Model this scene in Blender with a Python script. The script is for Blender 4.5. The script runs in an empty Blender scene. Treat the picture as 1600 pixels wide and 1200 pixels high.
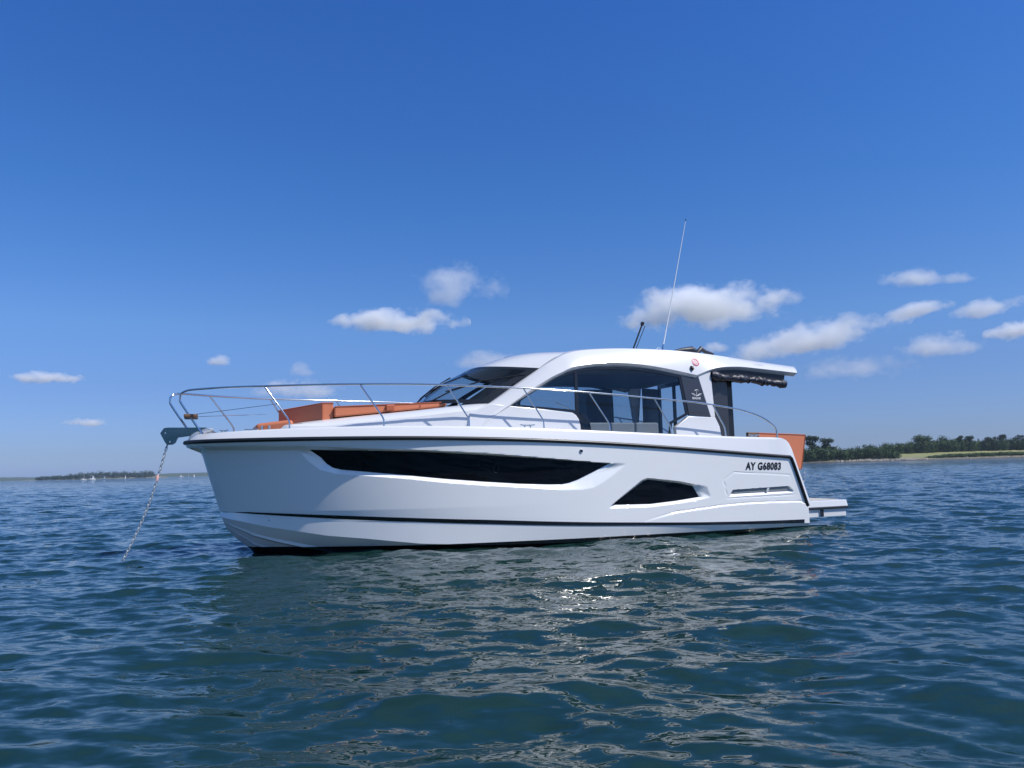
import bpy, bmesh, math, random
import numpy as np
from mathutils import Vector, Matrix

SC = bpy.context.scene
R = math.radians
rng = np.random.default_rng(7)
random.seed(7)

# ------------------------------------------------------------------ camera
CAM_H = 1.28
cam = bpy.data.cameras.new("camera")
cam.sensor_fit = 'HORIZONTAL'; cam.sensor_width = 36.0
cam.lens = 36.0 * 1202.0 / 1600.0
cam.clip_start = 0.1; cam.clip_end = 40000.0
cam_ob = bpy.data.objects.new("camera", cam)
SC.collection.objects.link(cam_ob)
_roll = math.atan(0.0248); _pitch = math.atan((731.6 - 600) * math.cos(_roll) / 1202.0)
_fw = Vector((0, math.cos(_pitch), math.sin(_pitch)))
_u0 = Vector((0, -math.sin(_pitch), math.cos(_pitch))); _r0 = Vector((1, 0, 0))
_r = _r0 * math.cos(_roll) - _u0 * math.sin(_roll)
_u = _u0 * math.cos(_roll) + _r0 * math.sin(_roll)
M = Matrix((( _r.x, _u.x, -_fw.x, 0), (_r.y, _u.y, -_fw.y, 0), (_r.z, _u.z, -_fw.z, CAM_H), (0, 0, 0, 1)))
cam_ob.matrix_world = M
SC.camera = cam_ob

# ------------------------------------------------------------------ sky, sun, exposure
SUN = Vector((0.580, -0.258, 0.772)).normalized()
world = bpy.data.worlds.new("World"); SC.world = world
world.use_nodes = True
wn = world.node_tree.nodes; wl = world.node_tree.links
bg = wn["Background"]
sky = wn.new("ShaderNodeTexSky"); sky.sky_type = 'NISHITA'
sky.sun_disc = False
sky.sun_elevation = R(50.5); sky.sun_rotation = R(114.0)
sky.altitude = 0.0; sky.air_density = 1.0; sky.dust_density = 0.35; sky.ozone_density = 3.0
hsv = wn.new("ShaderNodeHueSaturation")
hsv.inputs["Saturation"].default_value = 1.12
wl.new(sky.outputs[0], hsv.inputs["Color"])
# sky tint by elevation: bluer low down, overhead brightened as added unseen fill light
w_geo = wn.new("ShaderNodeTexCoord"); w_sep = wn.new("ShaderNodeSeparateXYZ")
wl.new(w_geo.outputs["Generated"], w_sep.inputs[0])
w_asin = wn.new("ShaderNodeMath"); w_asin.operation = 'ARCSINE'; wl.new(w_sep.outputs[2], w_asin.inputs[0])
w_sc = wn.new("ShaderNodeMath"); w_sc.operation = 'MULTIPLY'; wl.new(w_asin.outputs[0], w_sc.inputs[0]); w_sc.inputs[1].default_value = 1.0 / R(50)
ramp = wn.new("ShaderNodeValToRGB"); wl.new(w_sc.outputs[0], ramp.inputs[0])
_K = 0.665
_stops = [(0.0, (.43*_K, .62*_K, 1.36*_K)), (1.5, (.45*_K, .59*_K, 1.12*_K)), (6.3, (.55*_K, .68*_K, 1.09*_K)), (10.3, (.67*_K, .86*_K, 1.23*_K)), (19.6, (.52*_K, .89*_K, 1.37*_K)), (33, (.46*_K, .885*_K, 1.54*_K)), (44, (1.15, 1.2, 1.25)), (50, (1.4, 1.35, 1.3))]
while len(ramp.color_ramp.elements) < len(_stops): ramp.color_ramp.elements.new(0.5)
for _e, (_d, _c) in zip(ramp.color_ramp.elements, _stops):
    _e.position = _d / 50.0; _e.color = (*_c, 1)
w_mul = wn.new("ShaderNodeVectorMath"); w_mul.operation = 'MULTIPLY'
wl.new(hsv.outputs[0], w_mul.inputs[0]); wl.new(ramp.outputs[0], w_mul.inputs[1])
wl.new(w_mul.outputs[0], bg.inputs["Color"])
bg.inputs["Strength"].default_value = 0.10
sun = bpy.data.lights.new("sun", 'SUN'); sun.energy = 3.2; sun.angle = R(0.53); sun.color = (1.0, 0.965, 0.915)
sun_ob = bpy.data.objects.new("sun", sun); SC.collection.objects.link(sun_ob)
sun_ob.rotation_euler = (-SUN).to_track_quat('-Z', 'Y').to_euler()
sun_ob.location = (0, 0, 60)
SC.view_settings.view_transform = 'Standard'; SC.view_settings.look = 'None'
SC.view_settings.exposure = 0.60; SC.view_settings.gamma = 1.0
SC.cycles.max_bounces = 10; SC.cycles.transparent_max_bounces = 16
SC.cycles.volume_bounces = 8
SC.cycles.caustics_reflective = True; SC.cycles.blur_glossy = 0.4; SC.cycles.caustics_refractive = False
SC.cycles.sample_clamp_indirect = 6.0

# ------------------------------------------------------------------ helpers
def link(o):
    SC.collection.objects.link(o); return o

def empty(name, loc=(0, 0, 0), rz=0.0):
    o = bpy.data.objects.new(name, None); link(o)
    o.location = loc; o.rotation_euler = (0, 0, rz); o.empty_display_size = 0.3
    return o

def tag(o, label=None, cat=None, group=None, kind=None):
    if label: o["label"] = label
    if cat: o["category"] = cat
    if group: o["group"] = group
    if kind: o["kind"] = kind
    return o

class MB:
    def __init__(s): s.v = []; s.f = []
    def add(s, vs, fs):
        b = len(s.v); s.v += [tuple(map(float, p)) for p in vs]
        s.f += [tuple(b + i for i in f) for f in fs]
    def box(s, a, b):
        x0, y0, z0 = a; x1, y1, z1 = b
        s.add([(x0,y0,z0),(x1,y0,z0),(x1,y1,z0),(x0,y1,z0),(x0,y0,z1),(x1,y0,z1),(x1,y1,z1),(x0,y1,z1)],
              [(0,3,2,1),(4,5,6,7),(0,1,5,4),(1,2,6,5),(2,3,7,6),(3,0,4,7)])
    def grid(s, rows, close=False):
        n = len(rows[0]); b = len(s.v)
        for r in rows: s.v += [tuple(map(float, p)) for p in r]
        for i in range(len(rows) - 1):
            for j in range(n - 1 + (1 if close else 0)):
                k = (j + 1) % n
                s.f.append((b + i*n + j, b + i*n + k, b + (i+1)*n + k, b + (i+1)*n + j))
    def tube(s, pts, r, n=8, caps=True, closed=False):
        P = [Vector(p) for p in pts]; m = len(P)
        rr = r if hasattr(r, '__len__') else [r] * m
        rows = []; prev = None
        for i in range(m):
            if closed: t = P[(i+1) % m] - P[i-1]
            else: t = P[min(i+1, m-1)] - P[max(i-1, 0)]
            t.normalize()
            if prev is None:
                a = Vector((0, 0, 1)) if abs(t.z) < 0.9 else Vector((1, 0, 0))
                nrm = (a - t * a.dot(t)).normalized()
            else:
                nrm = (prev - t * prev.dot(t)).normalized()
            prev = nrm; bn = t.cross(nrm)
            rows.append([P[i] + (nrm * math.cos(2*math.pi*k/n) + bn * math.sin(2*math.pi*k/n)) * rr[i] for k in range(n)])
        if closed: rows.append(rows[0])
        b = len(s.v); s.grid(rows, close=True)
        if caps and not closed:
            s.f.append(tuple(b + k for k in range(n))[::-1])
            s.f.append(tuple(b + (m-1)*n + k for k in range(n)))
    def build(s, name, mat, parent=None, smooth=35, bevel=0.0, fix=True):
        me = bpy.data.meshes.new(name); me.from_pydata(s.v, [], s.f)
        if fix:
            bm = bmesh.new(); bm.from_mesh(me)
            bmesh.ops.remove_doubles(bm, verts=bm.verts, dist=1e-5)
            bmesh.ops.recalc_face_normals(bm, faces=bm.faces)
            bm.to_mesh(me); bm.free()
        if smooth is not None:
            me.polygons.foreach_set("use_smooth", [True] * len(me.polygons))
            if smooth < 180: me.set_sharp_from_angle(angle=R(smooth))
        me.materials.append(mat)
        o = bpy.data.objects.new(name, me); link(o)
        if parent: o.parent = parent
        if bevel:
            m = o.modifiers.new("bevel", 'BEVEL'); m.width = bevel; m.segments = 2
            m.limit_method = 'ANGLE'; m.angle_limit = R(40); m.harden_normals = True
        return o

def smooth_path(pts, n=8):
    P = [Vector(p) for p in pts]; out = []
    for i in range(len(P) - 1):
        p0 = P[max(i-1, 0)]; p1 = P[i]; p2 = P[i+1]; p3 = P[min(i+2, len(P)-1)]
        for k in range(n):
            t = k / n
            out.append(0.5*((2*p1) + (p2-p0)*t + (2*p0-5*p1+4*p2-p3)*t*t + (3*p1-p0-3*p2+p3)*t**3))
    out.append(P[-1]); return out

def resample(poly, n):
    P = np.array(poly, float); d = np.r_[0, np.cumsum(np.linalg.norm(np.diff(P, axis=0), axis=1))]
    t = np.linspace(0, d[-1], n)
    return np.stack([np.interp(t, d, P[:, k]) for k in range(P.shape[1])], 1)

# ------------------------------------------------------------------ materials
def mat_new(name):
    m = bpy.data.materials.new(name); m.use_nodes = True
    return m, m.node_tree.nodes, m.node_tree.links, m.node_tree.nodes["Principled BSDF"]

def simple(name, col, rough=0.5, metal=0.0, coat=0.0, spec=0.5, bump=0.0, bscale=60.0, var=0.0, vscale=4.0):
    m, n, l, p = mat_new(name)
    p.inputs["Base Color"].default_value = (*col, 1); p.inputs["Roughness"].default_value = rough
    p.inputs["Metallic"].default_value = metal; p.inputs["Coat Weight"].default_value = coat
    p.inputs["Coat Roughness"].default_value = 0.06
    p.inputs["Specular IOR Level"].default_value = spec
    if var or bump:
        tc = n.new("ShaderNodeTexCoord")
    if var:
        nz = n.new("ShaderNodeTexNoise"); nz.inputs["Scale"].default_value = vscale; nz.inputs["Detail"].default_value = 6
        l.new(tc.outputs["Object"], nz.inputs["Vector"])
        mx = n.new("ShaderNodeMix"); mx.data_type = 'RGBA'
        mx.inputs[6].default_value = (*[c*(1-var) for c in col], 1); mx.inputs[7].default_value = (*[min(1, c*(1+var)) for c in col], 1)
        l.new(nz.outputs[0], mx.inputs[0]); l.new(mx.outputs[2], p.inputs["Base Color"])
    if bump:
        nb = n.new("ShaderNodeTexNoise"); nb.inputs["Scale"].default_value = bscale; nb.inputs["Detail"].default_value = 4
        l.new(tc.outputs["Object"], nb.inputs["Vector"])
        bp = n.new("ShaderNodeBump"); bp.inputs["Strength"].default_value = bump; bp.inputs["Distance"].default_value = 0.01
        l.new(nb.outputs[0], bp.inputs["Height"]); l.new(bp.outputs[0], p.inputs["Normal"])
    return m

def glass(name, tint, refl=1.0):
    m, n, l, p = mat_new(name)
    n.remove(p)
    out = n["Material Output"]
    tr = n.new("ShaderNodeBsdfTransparent"); tr.inputs[0].default_value = (*tint, 1)
    gl = n.new("ShaderNodeBsdfGlossy"); gl.inputs["Roughness"].default_value = 0.0; gl.inputs[0].default_value = (refl, refl, refl, 1)
    lw = n.new("ShaderNodeLayerWeight"); pw = n.new("ShaderNodeMath"); pw.operation = 'POWER'; l.new(lw.outputs["Facing"], pw.inputs[0]); pw.inputs[1].default_value = 5.0
    fr = n.new("ShaderNodeMath"); fr.operation = 'MULTIPLY_ADD'; l.new(pw.outputs[0], fr.inputs[0]); fr.inputs[1].default_value = 0.95; fr.inputs[2].default_value = 0.022
    mx = n.new("ShaderNodeMixShader")
    l.new(fr.outputs[0], mx.inputs[0]); l.new(tr.outputs[0], mx.inputs[1]); l.new(gl.outputs[0], mx.inputs[2])
    l.new(mx.outputs[0], out.inputs["Surface"])
    return m

MT = {}
MT['gel'] = simple("white_gelcoat", (0.63, 0.63, 0.63), 0.22, coat=0.6, var=0.015, vscale=1.2)
MT['roof'] = simple("white_roof_gelcoat", (0.61, 0.61, 0.61), 0.22, coat=0.6, var=0.015, vscale=1.2)
MT['deck'] = simple("white_deck", (0.78, 0.78, 0.77), 0.4, var=0.03, vscale=3)
MT['rubber'] = simple("black_rubber", (0.012, 0.012, 0.013), 0.35)
MT['stripe'] = simple("black_stripe", (0.008, 0.008, 0.010), 0.15, coat=0.5)
MT['darkglass'] = simple("black_hull_glass", (0.004, 0.004, 0.005), 0.02, spec=0.35)
MT['frame'] = simple("black_window_frame", (0.010, 0.011, 0.013), 0.25)
MT['steel'] = simple("stainless_steel", (0.62, 0.63, 0.64), 0.10, metal=1.0)
MT['chain'] = simple("galvanised_steel", (0.46, 0.50, 0.52), 0.35, metal=0.45)
MT['orange'] = simple("orange_vinyl", (0.54, 0.170, 0.078), 0.45, bump=0.12, bscale=25, var=0.06, vscale=5)
MT['orange_dark'] = simple("orange_piping", (0.36, 0.09, 0.035), 0.5)
MT['greypanel'] = simple("charcoal_panel", (0.030, 0.031, 0.036), 0.3, coat=0.3)
MT['canvas'] = simple("navy_canvas", (0.020, 0.022, 0.035), 0.45, bump=0.6, bscale=22, var=0.4, vscale=9)
MT['greycloth'] = simple("grey_upholstery", (0.30, 0.30, 0.31), 0.7, bump=0.1)
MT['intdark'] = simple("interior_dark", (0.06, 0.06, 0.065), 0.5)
MT['intlight'] = simple("interior_light", (0.45, 0.44, 0.42), 0.5)
MT['wood'] = simple("brown_wood", (0.16, 0.085, 0.045), 0.5, var=0.3, vscale=20)
MT['antwhite'] = simple("antenna_white", (0.78, 0.78, 0.78), 0.3)
MT['black'] = simple("black_plastic", (0.012, 0.012, 0.013), 0.4)
MT['white_mark'] = simple("white_lettering", (0.75, 0.75, 0.75), 0.4)
MT['black_mark'] = simple("black_lettering", (0.012, 0.012, 0.013), 0.4)
MT['grey_mark'] = simple("grey_lettering", (0.50, 0.50, 0.54), 0.4)
MT['red_mark'] = simple("red_ring", (0.60, 0.06, 0.10), 0.4)
MT['smoke'] = glass("smoked_glass", (0.80, 0.84, 0.86))
MT['wsglass'] = glass("windscreen_glass", (0.66, 0.72, 0.75), 1.0)
MT['vent'] = simple("vent_grey", (0.36, 0.37, 0.37), 0.35)
MT['sail'] = simple("sail_white", (0.8, 0.8, 0.78), 0.6)

# hull gelcoat with antifouling paint below the painted waterline
def hull_material():
    m, n, l, p = mat_new("hull_paint")
    tc = n.new("ShaderNodeTexCoord"); sx = n.new("ShaderNodeSeparateXYZ"); l.new(tc.outputs["Object"], sx.inputs[0])
    ma = n.new("ShaderNodeMath"); ma.operation = 'MULTIPLY_ADD'; l.new(sx.outputs[0], ma.inputs[0]); ma.inputs[1].default_value = -0.0065; ma.inputs[2].default_value = -0.035
    ad = n.new("ShaderNodeMath"); ad.operation = 'ADD'; l.new(ma.outputs[0], ad.inputs[0]); l.new(sx.outputs[2], ad.inputs[1])
    gt = n.new("ShaderNodeMath"); gt.operation = 'GREATER_THAN'; l.new(ad.outputs[0], gt.inputs[0]); gt.inputs[1].default_value = 0.0
    nz = n.new("ShaderNodeTexNoise"); nz.inputs["Scale"].default_value = 1.1; nz.inputs["Detail"].default_value = 5; l.new(tc.outputs["Object"], nz.inputs["Vector"])
    wv = n.new("ShaderNodeMix"); wv.data_type = 'RGBA'; wv.inputs[6].default_value = (0.86, 0.855, 0.83, 1); wv.inputs[7].default_value = (0.89, 0.885, 0.86, 1); l.new(nz.outputs[0], wv.inputs[0])
    mx = n.new("ShaderNodeMix"); mx.data_type = 'RGBA'; mx.inputs[6].default_value = (0.006, 0.006, 0.007, 1)
    l.new(gt.outputs[0], mx.inputs[0]); l.new(wv.outputs[2], mx.inputs[7]); l.new(mx.outputs[2], p.inputs["Base Color"])
    p.inputs["Roughness"].default_value = 0.16; p.inputs["Coat Weight"].default_value = 0.9; p.inputs["Coat Roughness"].default_value = 0.04
    return m
MT['hull'] = hull_material()
# ------------------------------------------------------------------ sea
def build_sea():
    # polar sheet, fine where the water can be seen well, out to the horizon
    k = 0.0034
    r = 2.2 * np.exp(k * np.arange(int(math.log(420 / 2.2) / k)))
    r = np.r_[0.6, 1.2, 1.8, r, np.geomspace(440, 7000, 30)]
    a_f = np.arange(R(42), R(138), 0.0017)
    a = np.r_[np.linspace(R(138), R(360 + 42), 100), a_f[1:-1] + 2*math.pi]
    a = np.r_[a, a[0] + 2*math.pi]
    RR, AA = np.meshgrid(r, a[:-1], indexing='ij')
    X = RR * np.cos(AA); Y = RR * np.sin(AA)
    X0 = X.copy(); Y0 = Y.copy(); Z = np.zeros_like(X)
    g = np.random.default_rng(21)
    NW = 210
    lam = np.exp(g.uniform(math.log(0.10), math.log(4.5), NW)); lam = np.sort(lam)
    # slope density : strongest around 0.4 - 1.5 m
    slope = np.exp(-0.5 * ((np.log(lam) - math.log(0.62)) / 0.95) ** 2)
    slope *= 0.145 * math.sqrt(2) / math.sqrt((slope**2).sum())
    wind = R(-104)
    th = wind + g.normal(0, 0.62, NW)
    ph = g.uniform(0, 2*math.pi, NW)
    spacing = np.maximum(k * r, 0.0017 * r)
    nfin = int((r < 430).sum())
    lost = np.zeros(len(r))
    DX = np.zeros_like(X); DY = np.zeros_like(X)
    coarse = np.zeros_like(X, bool)
    for i in range(NW):
        kk = 2*math.pi/lam[i]; amp = slope[i]/kk
        fade = np.clip((lam[i] / spacing - 3.0) / 3.0, 0, 1)
        fade[nfin:] = 0
        lost += 0.5 * (slope[i]**2) * (1 - fade**2)
        rows = np.where(fade > 0)[0]
        if len(rows) == 0: continue
        s = slice(rows[0], rows[-1] + 1)
        w = fade[s][:, None]
        c, sn = math.cos(th[i]), math.sin(th[i])
        P = kk * (X0[s]*c + Y0[s]*sn) + ph[i]
        S = np.sin(P); Cc = np.cos(P)
        Z[s] += amp * w * Cc
        DX[s] -= 0.95 * amp * w * c * S
        DY[s] -= 0.95 * amp * w * sn * S
    # calm the coarse back sector
    back = np.zeros(len(a) - 1); back[100:] = 1.0
    back[:100] = 0.0
    Z *= back[None, :]; DX *= back[None, :]; DY *= back[None, :]
    X += DX; Y += DY
    nr, na = X.shape
    V = np.empty((nr*na + 1, 3)); V[:-1, 0] = X.ravel(); V[:-1, 1] = Y.ravel(); V[:-1, 2] = Z.ravel(); V[-1] = (0, 0, 0)
    I = np.arange(nr*na).reshape(nr, na); J = np.roll(I, -1, axis=1)
    Q = np.stack([I[:-1], I[1:], J[1:], J[:-1]], -1).reshape(-1, 4)
    T = np.stack([np.full(na, nr*na), I[0], J[0]], -1)
    me = bpy.data.meshes.new("sea")
    nq, nt = len(Q), len(T)
    me.vertices.add(len(V)); me.vertices.foreach_set("co", V.ravel())
    me.loops.add(nq*4 + nt*3); me.loops.foreach_set("vertex_index", np.r_[Q.ravel(), T.ravel()].astype(np.int32))
    me.polygons.add(nq + nt)
    me.polygons.foreach_set("loop_start", np.r_[np.arange(nq)*4, nq*4 + np.arange(nt)*3].astype(np.int32))
    me.update(calc_edges=True)
    me.polygons.foreach_set("use_smooth", np.ones(nq + nt, bool))
    at = me.attributes.new("ripple", 'FLOAT', 'POINT')
    L = np.repeat(np.sqrt(lost), na); at.data.foreach_set("value", np.r_[L, 0.0].astype(np.float32))
    m, n, l, p = mat_new("sea_water")
    p.inputs["Base Color"].default_value = (0.007, 0.027, 0.024, 1)
    p.inputs["IOR"].default_value = 1.333; p.inputs["Roughness"].default_value = 0.04
    p.inputs["Specular IOR Level"].default_value = 0.5
    geo = n.new("ShaderNodeNewGeometry")
    att = n.new("ShaderNodeAttribute"); att.attribute_name = "ripple"
    def slope_noise(scale, detail, stretch):
        mp = n.new("ShaderNodeMapping"); mp.inputs["Scale"].default_value = (scale*stretch, scale, scale); mp.inputs["Rotation"].default_value = (0, 0, R(-14))
        l.new(geo.outputs["Position"], mp.inputs[0])
        nz = n.new("ShaderNodeTexNoise"); nz.inputs["Scale"].default_value = 1.0; nz.inputs["Detail"].default_value = detail; nz.inputs["Roughness"].default_value = 0.55
        l.new(mp.outputs[0], nz.inputs["Vector"])
        sb = n.new("ShaderNodeVectorMath"); sb.operation = 'SUBTRACT'; l.new(nz.outputs["Color"], sb.inputs[0]); sb.inputs[1].default_value = (0.5, 0.5, 0.5)
        ml = n.new("ShaderNodeVectorMath"); ml.operation = 'MULTIPLY'; l.new(sb.outputs[0], ml.inputs[0]); ml.inputs[1].default_value = (1, 1.35, 0)
        return ml
    fine = slope_noise(11.0, 2.5, 0.45)
    mid = slope_noise(1.6, 4.0, 0.5)
    sf = n.new("ShaderNodeVectorMath"); sf.operation = 'SCALE'; l.new(fine.outputs[0], sf.inputs[0]); sf.inputs["Scale"].default_value = 0.50
    st = n.new("ShaderNodeMath"); st.operation = 'MULTIPLY'; l.new(att.outputs["Fac"], st.inputs[0]); st.inputs[1].default_value = 6.0
    sm = n.new("ShaderNodeVectorMath"); sm.operation = 'SCALE'; l.new(mid.outputs[0], sm.inputs[0]); l.new(st.outputs[0], sm.inputs["Scale"])
    a1 = n.new("ShaderNodeVectorMath"); l.new(sf.outputs[0], a1.inputs[0]); l.new(sm.outputs[0], a1.inputs[1])
    a2 = n.new("ShaderNodeVectorMath"); l.new(a1.outputs[0], a2.inputs[0]); l.new(geo.outputs["Normal"], a2.inputs[1])
    nm = n.new("ShaderNodeVectorMath"); nm.operation = 'NORMALIZE'; l.new(a2.outputs[0], nm.inputs[0])
    l.new(nm.outputs[0], p.inputs["Normal"])
    me.materials.append(m)
    o = bpy.data.objects.new("sea", me); link(o); o["kind"] = "structure"
    return o
build_sea()
# ------------------------------------------------------------------ motor yacht (local x forward, y to port, z up)
YO = Vector((5.004, 16.759, 0.0)); YR = R(180 + 22)
YM = Matrix.Translation(YO) @ Matrix.Rotation(YR, 4, 'Z')
def yw(x, y, z): return YM @ Vector((x, y, z))
yacht = empty("motor_yacht", YO, YR)
tag(yacht, "large white motor yacht with black rub rail and dark windows at anchor", "motor yacht")

def pfit(pts, deg):
    a = np.array(pts); return np.poly1d(np.polyfit(a[:, 0], a[:, 1], deg))
_rub = pfit([(11.067,1.826),(10.786,1.812),(10.466,1.808),(10.01,1.811),(9.552,1.811),(8.66,1.806),(7.878,1.795),(7.267,1.782),(6.632,1.762),(5.507,1.718),(4.292,1.656),(2.989,1.561),(1.591,1.454),(0.488,1.363)], 4)
_gun = pfit([(11.07,1.93),(10.723,1.949),(10.237,1.959),(9.667,1.973),(8.649,1.99),(7.659,1.983),(6.876,1.972),(5.59,1.931),(4.249,1.87),(2.934,1.81),(1.521,1.759),(0.774,1.737)], 4)
_stt = pfit([(10.682,.672),(9.17,.593),(8.317,.543),(7.431,.485),(6.168,.414),(4.279,.308),(.158,.169)], 3)
_stb = pfit([(10.682,.662),(9.17,.548),(8.317,.488),(7.432,.415),(6.17,.34),(4.281,.254),(.164,.096)], 3)
def arr(pts): a = np.array(sorted(pts)); return a[:, 0], a[:, 1]
_STZ, _STX = arr([(-.6,8.0),(-.4,8.9),(-.2,9.6),(-.021,10.076),(.065,10.15),(.235,10.36),(.453,10.56),(.656,10.691),(1.212,10.866),(1.60,10.985),(1.653,11.01),(1.749,11.156),(1.80,11.178),(1.95,11.12)])
def stem(z): return np.interp(z, _STZ, _STX)
def Ssheer(x, L=11.178):
    d = np.maximum(L - x, 0); t = np.minimum(d/6.5, 1); return 1.93*(1-(1-t)**2.6)**.5
def rub(x): return _rub(x)
def Yh(x, z):
    """half beam of the topsides at station x and height z"""
    zb = _stb(x); t = np.clip((z - zb)/(np.maximum(rub(x) - zb, .2)), 0, 1)
    d = np.maximum(stem(z) - x, 0)
    E = 5.8 + .7*t; p = 2.3 + .3*t; q = .7 - .2*t; B = 1.80 + .13*t
    return B*(1 - (1 - np.minimum(d/E, 1))**p)**q
_FB = arr([(11.153,1.743),(9.551,1.701),(8.661,1.651),(7.68,1.603),(6.636,1.534),(5.516,1.43),(4.407,1.322),(3.4,1.24),(0,1.1)])
_CB = arr([(11.153,1.653),(9.546,1.613),(8.654,1.593),(7.669,1.563),(6.623,1.493),(5.498,1.414),(4.385,1.322),(3.4,1.24),(0,1.1)])
def sm(t): t = np.clip(t, 0, 1); return t*t*(3-2*t)
REC = [(9.544,1.70),(9.544,1.614),(9.405,1.452),(9.218,1.31),(8.983,1.245),(8.651,1.211),(7.87,1.135),(7.261,1.057),(6.627,.997),(5.506,.909),(4.972,.886),(4.813,.897),(4.665,.925),(4.475,1.017),(4.281,1.144),(4.045,1.304),(4.2,1.325),(4.374,1.315),(5.5,1.414),(6.62,1.493),(7.67,1.563),(8.65,1.593),(9.387,1.609)]
REC = REC[1:]
WIN = [(9.387,1.604),(9.218,1.487),(9.125,1.386),(9.031,1.325),(8.90,1.291),(8.651,1.266),(8.264,1.226),(7.87,1.185),(7.26,1.118),(6.626,1.059),(5.963,1.008),(5.503,.987),(5.268,.982),(5.124,1.004),(4.965,1.053),(4.654,1.186),(4.374,1.311),(5.5,1.409),(6.62,1.488),(7.67,1.558),(8.65,1.588)]
TRI = [(4.305,.602),(3.672,.994),(3.579,1.014),(2.984,.94),(2.646,.872),(2.507,.672),(3.002,.623),(3.536,.587)]
TRC = [(4.394,.562),(3.736,1.018),(3.617,1.052),(2.981,.98),(2.644,.912),(2.369,.863),(2.284,.664),(2.869,.583),(3.539,.535),(4.308,.542)]
VEN = [(1.835,.710),(1.779,.774),(1.148,.789),(.51,.805),(.405,.716),(1.049,.718)]
VRC = [(1.89,.655),(1.79,.785),(1.148,.800),(.50,.816),(.375,.685),(1.049,.670)]
HEX = [(2.01,.969),(1.785,1.104),(1.127,1.069),(.477,1.023),(.346,.739),(.36,.64),(1.915,.63)]
VLN = [(1.80,.860),(1.729,.880),(1.141,.892),(.489,.891),(.392,.74)]
KN = arr([(3.95,.19),(3.681,.294),(3.35,.367),(3.013,.431),(2.463,.476),(1.969,.513),(1.388,.531),(.867,.528),(.224,.516),(.102,.474),(.06,.40)])

def poly_sd(px, pz, poly):
    """signed distance to a polygon, positive inside (arrays)"""
    P = np.array(poly); n = len(P); d = np.full(px.shape, 1e9); ins = np.zeros(px.shape, bool)
    cx = np.zeros(px.shape); cz = np.zeros(px.shape)
    for i in range(n):
        a = P[i]; b = P[(i+1) % n]; e = b - a
        t = np.clip(((px-a[0])*e[0] + (pz-a[1])*e[1])/max(e@e, 1e-12), 0, 1)
        qx = a[0]+t*e[0]; qz = a[1]+t*e[1]; dd = np.hypot(px-qx, pz-qz)
        m = dd < d; d = np.where(m, dd, d); cx = np.where(m, qx, cx); cz = np.where(m, qz, cz)
        c = ((a[1] > pz) != (b[1] > pz)) & (px < (b[0]-a[0])*(pz-a[1])/(b[1]-a[1]+1e-12)+a[0])
        ins ^= c
    return np.where(ins, d, -d), cx, cz
def recess(x, z, outer, inner, depth):
    so, _, _ = poly_sd(x, z, outer); si, _, _ = poly_sd(x, z, inner)
    r = np.where(si >= 0, 1.0, np.where(so > 0, so/np.maximum(so - si, 1e-6), 0.0))
    return depth*r
RDEP = 0.062
def dflange(x): return .075*sm((x - 4.4)/2.2)
def off_hull(x, z):
    fb = np.interp(x, *_FB); cb = np.interp(x, *_CB)
    o = dflange(x)*np.clip((fb - z)/np.maximum(fb - cb, 1e-3), 0, 1)*(z < fb)
    o = o + recess(x, z, REC, WIN, RDEP) + recess(x, z, TRC, TRI, RDEP) + recess(x, z, VRC, VEN, .045)
    zk = np.interp(x, *KN); k = (x < 4.0)
    fadein = sm((3.95 - x)/1.5)
    o = o - k*.022*fadein*np.clip((zk - z)/.018, 0, 1)
    o = o + k*.012*fadein*np.clip(1 - np.abs(z - zk - .006)/.012, 0, 1)
    sh, _, _ = poly_sd(x, z, HEX); o = o + .006*np.clip((.012 - np.abs(sh))/.010, 0, 1)
    return o
def flat_off(x, z):
    """inset of the hull skin without recesses"""
    fb = np.interp(x, *_FB); cb = np.interp(x, *_CB)
    return dflange(x)*np.clip((fb - z)/np.maximum(fb - cb, 1e-3), 0, 1)*(z < fb)
def hull_pt(x, z, out=0.0):
    """point on the port hull skin (recesses ignored), pushed out along the normal"""
    e = .004
    dyx = (Yh(x+e, z) - Yh(x-e, z))/(2*e); dyz = (Yh(x, z+e) - Yh(x, z-e))/(2*e)
    n = np.array([-dyx, 1.0, -dyz]); n /= np.linalg.norm(n)
    o = out - float(flat_off(np.float64(x), np.float64(z)))
    return np.array([x, Yh(x, z), z]) + n*o
_TRZ, _TRX = arr([(-.6,.0),(0,0.0),(.30,.03),(.40,.042),(1.363,.461),(1.45,.50)])
def xtr(z): return np.interp(z, _TRZ, _TRX)

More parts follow.
